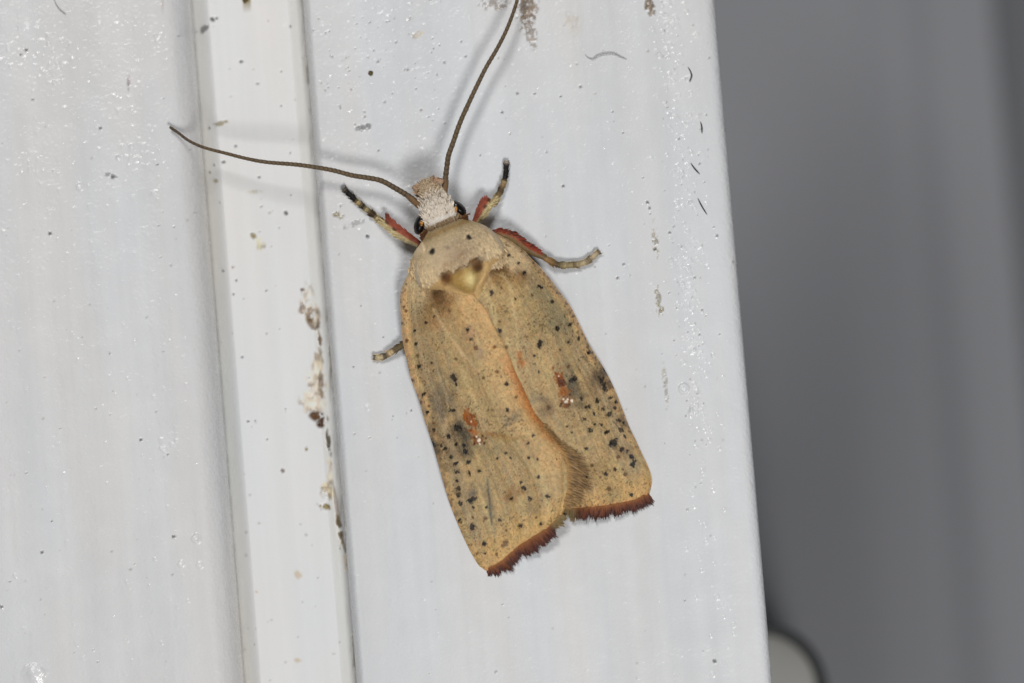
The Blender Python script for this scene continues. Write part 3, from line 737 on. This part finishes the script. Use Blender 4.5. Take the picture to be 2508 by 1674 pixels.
# skew the collar line: the head sits turned slightly, follow the axis
BX, BY = aq(A, qq)
top = sn > 0
hh = hh + np.where(top, 3 * N1.fbm(BX, BY, 50, 60, 2) + 1.2 * N2.fbm(BX, BY, 10, 10, 2), 0)
# scutellum dome and the furrow in front of it
sc_t = np.clip((A - 118) / 64, 0, 1); sc_d = np.maximum(np.abs(qq + 2) / (46 * (1 - sc_t ** 1.7) + 3), np.abs(A - 150) / 33)
hh = hh + np.where(top, 9 * np.exp(-sc_d ** 2 * 1.4) - 7 * np.exp(-((sc_d - 1.2) / .3) ** 2), 0)
BC = np.tile(PINK, (len(A), 1))
def bmix(c, w): BC[:] = BC * (1 - w[:, None]) + np.asarray(c) * w[:, None]
bmix(alb(204, 188, 162), np.clip(.5 + N2.fbm(BX, BY, 40, 40, 2), 0, 1))
bmix(alb(178, 158, 136), np.exp(-(np.hypot((A - 88) / 42, (qq - 6) / 50)) ** 2) * .9)
bmix(alb(196, 176, 140), (1 - sm(20, 44, A)) * sm(-2, 4, A) * .7)
bmix(alb(178, 150, 102), np.exp(-((A - 15) / 7) ** 2) * .7)
bmix(alb(200, 184, 148), np.exp(-((A - 24) / 5) ** 2) * .5)
bmix(alb(86, 58, 34), np.exp(-((A + 1) / 5) ** 2) * .95)
head = A < -5
hc_ = np.where((A < -60)[:, None], alb(192, 172, 146), alb(214, 208, 200))
BC[head] = hc_[head]
bmix(alb(84, 58, 34), np.exp(-((A + 2) / 5.5) ** 2) * .9)
# scutellum: golden, with a painted highlight; brown tufts at its front corners
bmix(alb(206, 178, 132), sm(116, 126, A))
bmix(alb(182, 152, 92), (1 - sm(.75, 1.15, sc_d)) * .95)
bmix(alb(230, 212, 162), np.exp(-(np.hypot((A - 150) / 18, (qq - 10) / 13)) ** 2) * .95)
for cx, cy, rx, ry, c in ((1096, 682, 16, 20, alb(148, 98, 44)), (1090, 676, 12, 12, alb(112, 78, 44)), (1166, 646, 17, 20, alb(98, 68, 36)), (1172, 656, 12, 16, alb(110, 74, 36)), (1106, 660, 26, 11, alb(166, 132, 82)), (1148, 636, 24, 10, alb(146, 112, 70)), (1120, 672, 12, 9, alb(170, 142, 86))):
    m_ = top.copy(); sub = BC[m_]; blot(sub, BX[m_], BY[m_], cx, cy, rx, ry, 20, c, .9, .7, rag=.6); BC[m_] = sub
sub = BC[top]
for cx, cy, r in ((1058, 617, 7), (1148, 581, 7), (1060, 613, 5), (1150, 584, 5)): blot(sub, BX[top], BY[top], cx, cy, r, r * 1.15, 20, alb(48, 40, 26), 1, .4, rag=.5)
blot(sub, BX[top], BY[top], 1098, 607, 7, 5, 0, alb(150, 136, 122), .8, .8); blot(sub, BX[top], BY[top], 1052, 585, 5, 4, 0, alb(150, 132, 108), .7, .8)
BC[top] = sub
BC *= (1 + .12 * N3(BX, BY, 4.0) + .12 * N2(BX, BY, 8.0))[:, None]
BV = P(BX, BY, hh)
body = mesh_obj('body', BV, grid_faces(len(ai), NS, True), M_body, moth, np.clip(BC, .004, .9))
def body_top(x, y):
    a, q = to_aq(np.asarray(x, float), np.asarray(y, float))
    w = np.interp(a, ai, hwid); t = np.interp(a, ai, htop); b = np.interp(a, ai, hbot)
    c = np.clip(np.abs(q) / np.maximum(w, 1), 0, .999) ** (1 / pw)
    s_ = np.sqrt(1 - c * c)
    md = t * .42 + b * .58
    return md + (t - md) * s_ ** .8

# tegulae: shoulder flaps over the wing bases
def tegula(outline, hfun, seed, cfun):
    o = spline(outline + [outline[0]], 72)[:-1]
    c = o.mean(0); R = 26
    k = np.linspace(0.02, 1, R)[:, None, None]
    G = c + (o[None] - c) * k
    X, Y = G[..., 0].ravel(), G[..., 1].ravel()
    kk = np.repeat(np.linspace(0.02, 1, R), len(o))
    h = hfun(X, Y) + 9 * np.sqrt(np.maximum(0, 1 - kk ** 2.2)) - 14 * kk ** 5 + 1.5 * N2.fbm(X, Y, 14, 14, 2)
    C = cfun(X, Y, kk) * (1 + .12 * N3(X, Y, 4.0) + .14 * N1(X + seed, Y, 9))[:, None]
    t = mesh_obj('tegula', P(X, Y, h), grid_faces(R, len(o), True), M_body, moth, np.clip(C, .004, .9))
    rg = np.random.default_rng(seed + 90)
    pick = rg.integers(0, len(X), 1500); pick = pick[rg.random(1500) < (.25 + .75 * kk[pick])]; m = len(pick)
    bk = (((X - c[0]) * AX[0] + (Y - c[1]) * AX[1]) / 40)[pick]
    pick = pick[bk > -.7]; m = len(pick)
    cols = C[pick] * rg.uniform(.72, 1.2, m)[:, None]
    return t, (m, X[pick] + rg.normal(0, 2, m), Y[pick] + rg.normal(0, 2, m), AX[None] + AQ[None] * rg.normal(0, .22, m)[:, None], rg.uniform(7, 15, m), rg.uniform(2.6, 4.4, m), h[pick], h[pick] + rg.uniform(-3, 1.5, m), cols, seed)
def tegc(X, Y, k):
    C = np.tile(alb(222, 203, 174), (len(X), 1))
    w = np.clip(.5 + 1.3 * N2.fbm(X, Y, 16, 30, 2), 0, 1)[:, None]
    C = C * (1 - w) + alb(202, 181, 146) * w
    return C
LT_ = [(1034, 592), (1014, 620), (1004, 652), (1012, 684), (1038, 694), (1066, 690), (1084, 682), (1078, 656), (1060, 622)]
RT_ = [(1178, 556), (1206, 566), (1228, 596), (1244, 634), (1238, 650), (1206, 652), (1182, 644), (1172, 612), (1164, 578)]
def hmaxl(X, Y):
    a, q = to_aq(X, Y)
    return np.maximum(np.interp(np.abs(q), [0, 60, 100, 125, 150], [148, 132, 96, 70, 50]), 40)
TEG = [tegula(LT_, hmaxl, 1, tegc), tegula(RT_, hmaxl, 2, tegc)]

# hair on head, collar and scutellum edges
def fur(name, n, xs, ys, ds, L, w, hs, he, colors, seed, parent=moth):
    rng = np.random.default_rng(seed)
    d = np.asarray(ds); d = d / np.linalg.norm(d, axis=1)[:, None]
    r0 = P(xs, ys, hs); e = P(xs + d[:, 0] * L, ys + d[:, 1] * L, he)
    dirw = e - r0; ln = np.linalg.norm(dirw, axis=1)
    v, f = blades(r0, dirw, ln, w * S, np.zeros(n), rng, 0)
    c = np.asarray(colors)
    C = np.stack([c * .8, c * .8, c, c, c * 1.05, c * 1.05], 1).reshape(-1, 3)
    return mesh_obj(name, v, f, M_hair, parent, np.clip(C, .004, .92), kind='stuff')
for t_o, t_f in TEG: fur('tegula_scale', *t_f, parent=t_o)
rng = np.random.default_rng(5)
n = 3000
a_ = rng.uniform(-106, 4, n); w_ = np.interp(a_, ai, hwid); q_ = rng.uniform(-1, 1, n) * w_ * .84
X_, Y_ = aq(a_, q_); hb = body_top(X_, Y_)
dirs = -AX[None] * 1 + AQ[None] * (rng.normal(0, .35, n) - .25 * q_ / 50)[:, None]
Lh = rng.uniform(9, 20, n)
wt = np.clip(sm(-88, -52, a_) + rng.normal(0, .25, n), 0, 1)[:, None]
ch = alb(196, 177, 150) * (1 - wt) + alb(220, 213, 203) * wt
bk = sm(-14, 2, a_ + rng.normal(0, 4, n))[:, None]; ch = ch * (1 - bk) + alb(150, 128, 100) * bk
ch = ch * rng.uniform(.82, 1.1, n)[:, None]
dk = (rng.random(n) < .05)[:, None]; ch = np.where(dk, alb(138, 120, 100), ch)
fur('head_hair', n, X_, Y_, dirs, Lh, rng.uniform(2.2, 4, n), hb - 2, hb + rng.uniform(1, 5, n), ch, 5)
# back-combed collar scales lying over the thorax front
n = 700
a_ = rng.uniform(2, 26, n); w_ = np.interp(a_, ai, hwid); q_ = rng.uniform(-1, 1, n) * w_ * .97
X_, Y_ = aq(a_, q_); hb = body_top(X_, Y_)
ck = np.exp(-((a_ - 12) / 8) ** 2)[:, None]
ch = (alb(202, 186, 156) * (1 - ck) + alb(180, 152, 106) * ck) * rng.uniform(.85, 1.1, n)[:, None]
fur('collar', n, X_, Y_, AX[None] * 1 + AQ[None] * rng.normal(0, .15, n)[:, None], rng.uniform(9, 15, n), rng.uniform(3, 5, n), hb, hb + rng.uniform(1, 3, n), ch, 6)
# short hair along thorax
n = 2600
a_ = rng.uniform(26, 118, n); w_ = np.interp(a_, ai, hwid); q_ = rng.uniform(-1, 1, n) * w_ * .9
X_, Y_ = aq(a_, q_); hb = body_top(X_, Y_)
keep = np.ones(n, bool)
for cx, cy, rr_ in ((1058, 617, 12), (1148, 581, 12), (1092, 678, 24), (1167, 646, 26), (1130, 664, 22)): keep &= np.hypot(X_ - cx, Y_ - cy) > rr_
X_, Y_, hb, a_, q_ = X_[keep], Y_[keep], hb[keep], a_[keep], q_[keep]; n = len(X_)
gk = np.exp(-(np.hypot((a_ - 88) / 42, (q_ - 6) / 50)) ** 2)[:, None]
ch = (alb(211, 193, 162) * (1 - .8 * gk) + alb(180, 160, 136) * .8 * gk) * rng.uniform(.68, 1.2, n)[:, None]
fur('thorax_scale', n, X_, Y_, AX[None] * 1 + AQ[None] * (rng.normal(0, .12, n) + .1 * q_ / 80)[:, None], rng.uniform(8, 15, n), rng.uniform(3.4, 5.5, n), hb, hb + rng.uniform(.3, 2, n), ch, 7)
# eyes ------------------------------------------------------------------------
def ellipsoid(name, cx, cy, ch_, rx, ry, rh, ang, mat, parent):
    th_ = np.linspace(0, 2 * math.pi, 28, endpoint=False); ph = np.linspace(-math.pi / 2 + .02, math.pi / 2 - .02, 18)
    T_, Ph = np.meshgrid(th_, ph)
    ex, ey, ez = np.cos(Ph) * np.cos(T_) * rx, np.cos(Ph) * np.sin(T_) * ry, np.sin(Ph) * rh
    ca, sa = math.cos(math.radians(ang)), math.sin(math.radians(ang))
    return mesh_obj(name, P(cx + ex * ca - ey * sa, cy + ex * sa + ey * ca, ch_ + ez).reshape(-1, 3), grid_faces(18, 28, True), mat, parent)
e1 = ellipsoid('eye', 1028, 551, 80, 14, 25, 24, 14, M_eye, moth)
e2 = ellipsoid('eye', 1121, 510, 80, 14, 25, 24, -52, M_eye, moth)
for (cx, cy, sd, e) in ((1034, 549, 51, e1), (1117, 515, 52, e2)):
    nn_ = 16
    xx = cx + rng.normal(0, 1.6, nn_); yy = cy + rng.normal(0, 2.2, nn_)
    fur('eye_tuft', nn_, xx, yy, -AX[None] + rng.normal(0, .4, (nn_, 2)), rng.uniform(3, 6, nn_), rng.uniform(2, 3, nn_), np.full(nn_, 104.0), np.full(nn_, 106.0), alb(214, 158, 84) * rng.uniform(.7, 1.1, nn_)[:, None], sd, e)
# brown scales behind the eyes
for pts, sd in ((((1032, 580), (1042, 572), (1052, 562)), 61), (((1124, 530), (1134, 534), (1144, 530)), 62)):
    s_ = spline(pts, 60); k = rng.integers(0, 60, 120)
    xx = s_[k, 0] + rng.normal(0, 3, 120); yy = s_[k, 1] + rng.normal(0, 3, 120)
    fur('cheek_scale', 120, xx, yy, AX[None] * .4 + rng.normal(0, .6, (120, 2)), rng.uniform(6, 12, 120), rng.uniform(2.5, 4, 120), np.full(120, 88.0), np.full(120, 92.0), (alb(120, 84, 50) * rng.uniform(.6, 1.5, 120)[:, None]), sd)

# antennae ---------------------------------------------------------------------
def antenna(pts, r0, r1, seed, scape):
    s_ = spline(pts, 420); L = np.linspace(0, 1, 420)
    ring = np.arange(420) % 7
    rad = (r0 + (r1 - r0) * L ** .8) * (1 + .05 * np.where(ring < 4, 1, -1) + .10 * N2(np.arange(420), 0 * L + seed, 3))
    rad = rad * (1 + .0 * L)
    v, f, th_ = tube(P(s_[:, 0], s_[:, 1], s_[:, 2]), rad * S, 12)
    c = np.where((ring < 5)[:, None], alb(122, 106, 84), alb(98, 84, 66)) * (1 + .2 * N1(np.arange(420), 0 * L + seed, 9))[:, None]
    dk = sm(.8, 1, L)[:, None]; c = c * (1 - .35 * dk)
    c = c * (1 - sm(.05, 0, L)[:, None]) + alb(134, 110, 84) * sm(.05, 0, L)[:, None]
    o = mesh_obj('antenna', v, f, M_ant, moth, np.clip(np.repeat(c, 12, 0), .004, .9))
    k = spline(scape, 30); l = np.linspace(0, 1, 30)
    v, f, _ = tube(P(k[:, 0], k[:, 1], k[:, 2]), (9.5 - 2.2 * l) * S * (1 + .08 * N1(l * 20, 0 * l, 2)), 12)
    mesh_obj('scape', v, f, M_leg, o, np.tile(alb(134, 110, 82), (30 * 12, 1)))
antenna([(1018, 496, 84), (1002, 482, 80), (964, 459, 68), (933, 443, 60), (900, 436, 58), (862, 430, 57), (809, 416.5, 57), (732, 404.5, 56), (655, 398, 50), (604, 389, 44), (553, 376, 38), (510, 365, 32), (484, 356, 27), (459, 343, 22), (438, 327, 17), (415, 311, 13)], 7.2, 3.4, 1,
        [(1034, 508, 82), (1026, 503, 84), (1014, 493, 83), (1000, 481, 79)])
antenna([(1090, 462, 84), (1091, 440, 80), (1095, 405, 68), (1099, 380, 62), (1109, 352, 57), (1126, 303, 55), (1145, 260, 55), (1168, 211, 55), (1191, 165, 55), (1218, 119, 54), (1241, 73, 52), (1260, 23, 50), (1272, -20, 48), (1284, -75, 42), (1290, -140, 34), (1286, -200, 24)], 7.0, 3.4, 2,
        [(1084, 482, 82), (1087, 472, 84), (1090, 456, 83), (1092, 440, 79)])

# palps ------------------------------------------------------------------------
def palp(pts, r0, r1, seed):
    s_ = spline(pts, 60); l = np.linspace(0, 1, 60)
    v, f, _ = tube(P(s_[:, 0], s_[:, 1], s_[:, 2]), (r0 + (r1 - r0) * l) * S, 12)
    o = mesh_obj('palp', v, f, M_leg, moth, np.tile(alb(176, 152, 130), (60 * 12, 1)))
    nn_ = 160; k = rng.integers(0, 50, nn_)
    tg = np.gradient(s_[:, :2], axis=0)[k]; tg /= np.linalg.norm(tg, axis=1)[:, None]
    rr = (r0 + (r1 - r0) * l)[k]
    of = rng.uniform(-1, 1, nn_)
    xx = s_[k, 0] - tg[:, 1] * of * rr; yy = s_[k, 1] + tg[:, 0] * of * rr
    hs = s_[k, 2] + rr * np.sqrt(1 - of ** 2)
    fur('palp_scale', nn_, xx, yy, tg + rng.normal(0, .25, (nn_, 2)), rng.uniform(7, 14, nn_), rng.uniform(2.5, 4, nn_), hs, hs + 2, np.where((rng.random(nn_) < .2)[:, None], alb(140, 112, 96), alb(190, 164, 140)) * rng.uniform(.8, 1.1, nn_)[:, None], seed, o)
palp([(1048, 500, 50), (1034, 482, 62), (1024, 470, 74), (1018, 462, 84), (1012, 458, 90)], 11, 5.5, 71)
palp([(1072, 490, 50), (1066, 468, 62), (1062, 452, 78), (1067, 443, 88), (1076, 443, 92), (1086, 448, 92)], 11, 4.5, 72)

# legs -------------------------------------------------------------------------
def leg(name, seg_main, r_main, c_main, seg_tar, r_tar, rings, label, tufts=()):
    """seg_main: (x,y,h) path of femur/tibia; seg_tar: path of the tarsus; rings: list (t0,t1,colour)"""
    s_ = spline(seg_main, 90); l = np.linspace(0, 1, 90)
    rr = np.interp(l, *r_main)
    v, f, th_ = tube(P(s_[:, 0], s_[:, 1], s_[:, 2]), rr * S * (1 + .06 * N1(l * 90, 0 * l, 5)), 16)
    cc_ = c_main(np.repeat(l, 16), np.tile(th_, 90))
    cc_ = cc_ * (1 + .25 * N3(np.repeat(l * 90, 16), np.tile(th_ * 6, 90), 4))[:, None]
    o = mesh_obj('leg', v, f, M_leg, moth, np.clip(cc_, .004, .9)); o['label'] = label
    t_ = spline(seg_tar, 130); l2 = np.linspace(0, 1, 130)
    seg = (l2 * 5) % 1
    rt2 = np.interp(l2, *r_tar) * (.86 + .26 * seg ** 1.5)
    v, f, th2 = tube(P(t_[:, 0], t_[:, 1], t_[:, 2]), rt2 * S, 12)
    ct_ = np.tile(alb(150, 132, 100), (130, 1))
    for t0, t1, c in rings: ct_[(l2 >= t0) & (l2 <= t1)] = c
    ct_ = .2 * np.roll(ct_, 5, 0) + .6 * ct_ + .2 * np.roll(ct_, -5, 0)
    ct_ = ct_ * (1 + .6 * N2(l2 * 130, 0 * l2 + 3, 4))[:, None]
    tar = mesh_obj('tarsus', v, f, M_leg, o, np.clip(np.repeat(ct_, 12, 0), .004, .9))
    # scales standing off the tarsus
    nn_ = 120; k = rng.integers(4, 126, nn_)
    tg = np.gradient(t_[:, :2], axis=0)[k]; tg /= np.linalg.norm(tg, axis=1)[:, None]
    of = np.sign(rng.uniform(-1, 1, nn_)) * rng.uniform(.4, 1, nn_)
    xx = t_[k, 0] - tg[:, 1] * of * rt2[k]; yy = t_[k, 1] + tg[:, 0] * of * rt2[k]
    nrm = np.stack([-tg[:, 1], tg[:, 0]], 1) * of[:, None]
    fur('leg_scale', nn_, xx, yy, tg + nrm * .35, rng.uniform(5, 11, nn_), rng.uniform(1.6, 3, nn_), t_[k, 2] + 1, t_[k, 2] + 2, ct_[k] * rng.uniform(.7, 1.4, nn_)[:, None], 80, o)
    for (t0, t1, side, nn_, Ll, fwdk, c) in tufts:      # side: +1 = right of travel, in the picture plane
        k = (rng.uniform(t0, t1, nn_) * 89).astype(int)
        tg = np.gradient(s_[:, :2], axis=0)[k]; tg /= np.linalg.norm(tg, axis=1)[:, None]
        nr = np.stack([-tg[:, 1], tg[:, 0]], 1) * side
        of = rng.uniform(.25, .95, nn_)
        xx = s_[k, 0] + nr[:, 0] * of * rr[k]; yy = s_[k, 1] + nr[:, 1] * of * rr[k]
        hz = s_[k, 2] + rr[k] * np.sqrt(1 - of ** 2)
        fur('scale_tuft', nn_, xx, yy, tg * fwdk + nr * .45 + rng.normal(0, .12, (nn_, 2)), rng.uniform(.6, 1.2, nn_) * Ll, rng.uniform(2.2, 3.8, nn_), hz, hz - 2, np.asarray(c) * rng.uniform(.7, 1.3, nn_)[:, None], 81, o)
RED = alb(160, 90, 68); CREAM = alb(196, 182, 146); BLK = alb(44, 40, 36); OLV = alb(124, 108, 78); DGREY = alb(84, 72, 66)
def red_cream(red_side):
    def c(l, th_):
        w = sm(-.3, .3, np.cos(th_) * red_side + .25)[:, None]
        C = CREAM * (1 - w) + RED * w
        d = sm(.12, .05, l)[:, None]; C = C * (1 - d) + alb(84, 62, 56) * d
        sp_ = (sm(.62, .66, l) * (1 - sm(.72, .76, l)) + sm(.84, .88, l) * (1 - sm(.94, .97, l)))[:, None] * (np.cos(th_) * red_side < .2)[:, None]
        return C * (1 - .7 * sp_) + BLK * .7 * sp_
    return c
# front legs
leg('leg', [(1034, 606, 40), (1020, 596, 38), (998, 583, 34), (972, 566, 28), (952, 549, 22), (944, 540, 18)], ([0, .15, .35, .8, 1], [9, 10, 13, 13, 9]), red_cream(1),
    [(948, 556, 16), (930, 541, 14), (912, 525, 12), (890, 508, 11), (868, 488, 9), (850, 471, 7), (841, 462, 6)], ([0, .6, 1], [8, 6.5, 6]),
    [(0, .18, alb(120, 100, 70)), (.18, .24, CREAM), (.24, .42, alb(92, 76, 52)), (.42, .48, CREAM), (.48, .60, alb(74, 62, 48)), (.60, .66, alb(190, 170, 130)), (.66, .95, BLK), (.95, 1, alb(120, 112, 104))],
    'front leg with red tibia stretched out beside the black eye',
    ((.45, 1, 1, 110, 11, 1, RED), (.9, 1, 1, 40, 15, 1, RED * .6), (.4, 1, -1, 120, 11, 1, CREAM), (.85, 1, -1, 50, 17, .8, CREAM)))
leg('leg', [(1158, 556, 40), (1163, 546, 38), (1175, 528, 34), (1186, 508, 28), (1194, 496, 22), (1197, 490, 18)], ([0, .15, .4, .85, 1], [7, 8, 13, 15, 10]), red_cream(-1),
    [(1206, 506, 16), (1214, 490, 14), (1226, 468, 12), (1234, 447, 11), (1239, 425, 9), (1240, 405, 7), (1240, 395, 6)], ([0, .6, 1], [8, 7, 6]),
    [(0, .12, OLV), (.12, .2, CREAM), (.2, .34, alb(138, 120, 88)), (.34, .4, alb(80, 66, 46)), (.4, .52, alb(142, 122, 92)), (.52, .58, alb(176, 158, 124)), (.58, .94, BLK), (.94, 1, alb(170, 160, 150))],
    'front leg with red tibia reaching up towards a black foot'.replace('up ', ''),
    ((.4, 1, -1, 110, 10, 1, RED), (.35, 1, 1, 130, 12, 1, CREAM), (.8, 1, 1, 50, 18, .8, CREAM)))
# middle legs
def mid_c(l, th_):
    w = (sm(-.2, .4, np.cos(th_) + .1) * (1 - sm(.88, .95, l)))[:, None]
    C = OLV * 1.1 * (1 - w) + alb(162, 94, 72) * w
    d = sm(.12, .04, l)[:, None]
    C = C * (1 - d) + alb(96, 66, 48) * d
    k = ((sm(.5, .55, l) * (1 - sm(.6, .65, l))) * (np.cos(th_) > .0))[:, None]
    return C * (1 - .8 * k) + alb(70, 50, 36) * k * .8
leg('leg', [(1200, 572, 44), (1222, 572, 42), (1255, 582, 38), (1288, 606, 34), (1316, 622, 28), (1338, 632, 22)], ([0, .15, .5, .8, 1], [8, 11, 13, 10, 7]), lambda l, t: mid_c(l, t + math.pi),
    [(1330, 630, 24), (1350, 641, 20), (1370, 649, 15), (1398, 650, 12), (1431, 644, 10), (1452, 629, 8), (1469, 615, 6)], ([0, .6, 1], [8, 7.5, 6]),
    [(0, .2, alb(150, 124, 88)), (.2, .3, alb(104, 90, 62)), (.3, .5, alb(164, 150, 118)), (.5, .56, alb(116, 100, 72)), (.56, .75, alb(176, 162, 134)), (.75, .8, alb(110, 98, 80)), (.8, .95, alb(184, 170, 146)), (.95, 1, alb(96, 88, 78))],
    'middle leg with rusty edge and pale banded foot beside the wing shoulder',
    ((.1, .85, -1, 200, 10, 1, alb(160, 76, 50)), (.1, .7, -1, 60, 13, 1, alb(110, 62, 44))))
leg('leg', [(1050, 812, 30), (1030, 822, 27), (1010, 832, 24), (992, 842, 20)], ([0, .5, 1], [8, 9, 8]), lambda l, t: np.tile(OLV, (len(l), 1)),
    [(1000, 836, 22), (985, 846, 18), (966, 858, 14), (946, 871, 10), (930, 876, 8), (915, 876, 6)], ([0, .5, 1], [9, 7.5, 6.5]),
    [(0, .25, alb(112, 98, 68)), (.25, .45, alb(120, 106, 80)), (.45, .62, alb(190, 172, 140)), (.62, .75, alb(104, 92, 74)), (.75, .94, alb(188, 174, 146)), (.94, 1, alb(84, 78, 70))],
    'middle leg poking out from under the forewing edge')

# ------------------------------------------------------------------ fibres and grains on the board
def fibre(pts, r, mat, label, group=None, name='fibre', lift=2.4):
    s_ = spline(pts, 40); l = np.linspace(0, 1, 40)
    v, f, _ = tube(P(s_[:, 0], s_[:, 1], np.full(40, lift) + 1.5 * np.sin(l * math.pi)), r * S * (1 - .6 * np.abs(2 * l - 1) ** 3), 8)
    b = P(*pts[0], 0)
    o = mesh_obj(name, v - b, f, mat); o.location = tuple(b)
    o['label'] = label; o['category'] = 'fibre'
    o['group'] = 'loose fibres on the board'
    return o
fibre([(1685, 165), (1691, 175), (1694, 186), (1689, 201)], 1.6, M_fib, 'curved black fibre, topmost of those beside the bubbled paint')
fibre([(1716, 299), (1719, 312), (1719, 327)], 1.6, M_fib, 'short upright black fibre under the curved one by the board edge')
fibre([(1692, 400), (1701, 413), (1714, 427)], 1.6, M_fib, 'slanting black fibre between two others by the bubbled paint')
fibre([(1709, 486), (1716, 500), (1724, 514), (1732, 526)], 1.6, M_fib, 'longest slanting black fibre, lowest beside the bubbled paint')
fibre([(1432, 133), (1440, 141), (1452, 145), (1462, 138), (1475, 133), (1490, 131), (1505, 132), (1520, 139), (1536, 146)], 1.1, M_fibp, 'thin wavy grey fibre lying on the board away from the edge')
fibre([(131, -5), (138, 12), (148, 25), (162, 36)], 1.1, M_fibp, 'thin pale fibre on the board across the sunken strip')

def grain(x, y, r, h, mat, label, seed, floor=0):
    th_ = np.linspace(0, 2 * math.pi, 20, endpoint=False); ph = np.linspace(-.4, math.pi / 2 - .02, 10)
    T_, Ph = np.meshgrid(th_, ph)
    k = 1 + .35 * N1(np.cos(T_) * 3 + seed, np.sin(T_) * 3 + Ph * 2, 1.2)
    b = P(x, y, floor)
    v = P(x + np.cos(Ph) * np.cos(T_) * r * k, y + np.cos(Ph) * np.sin(T_) * r * k, floor + np.sin(Ph) * h).reshape(-1, 3) - b
    o = mesh_obj('dirt_grain', v, grid_faces(10, 20, True), mat); o.location = tuple(b)
    o['label'] = label; o['category'] = 'dirt'
grain(908, 180, 6.5, 6, M_grain, 'round brown grain on the board between the two antennae', 3)
grain(602, 0, 10, 6, M_grain, 'brown grain on the sunken strip above the antenna', 8, -DEP)
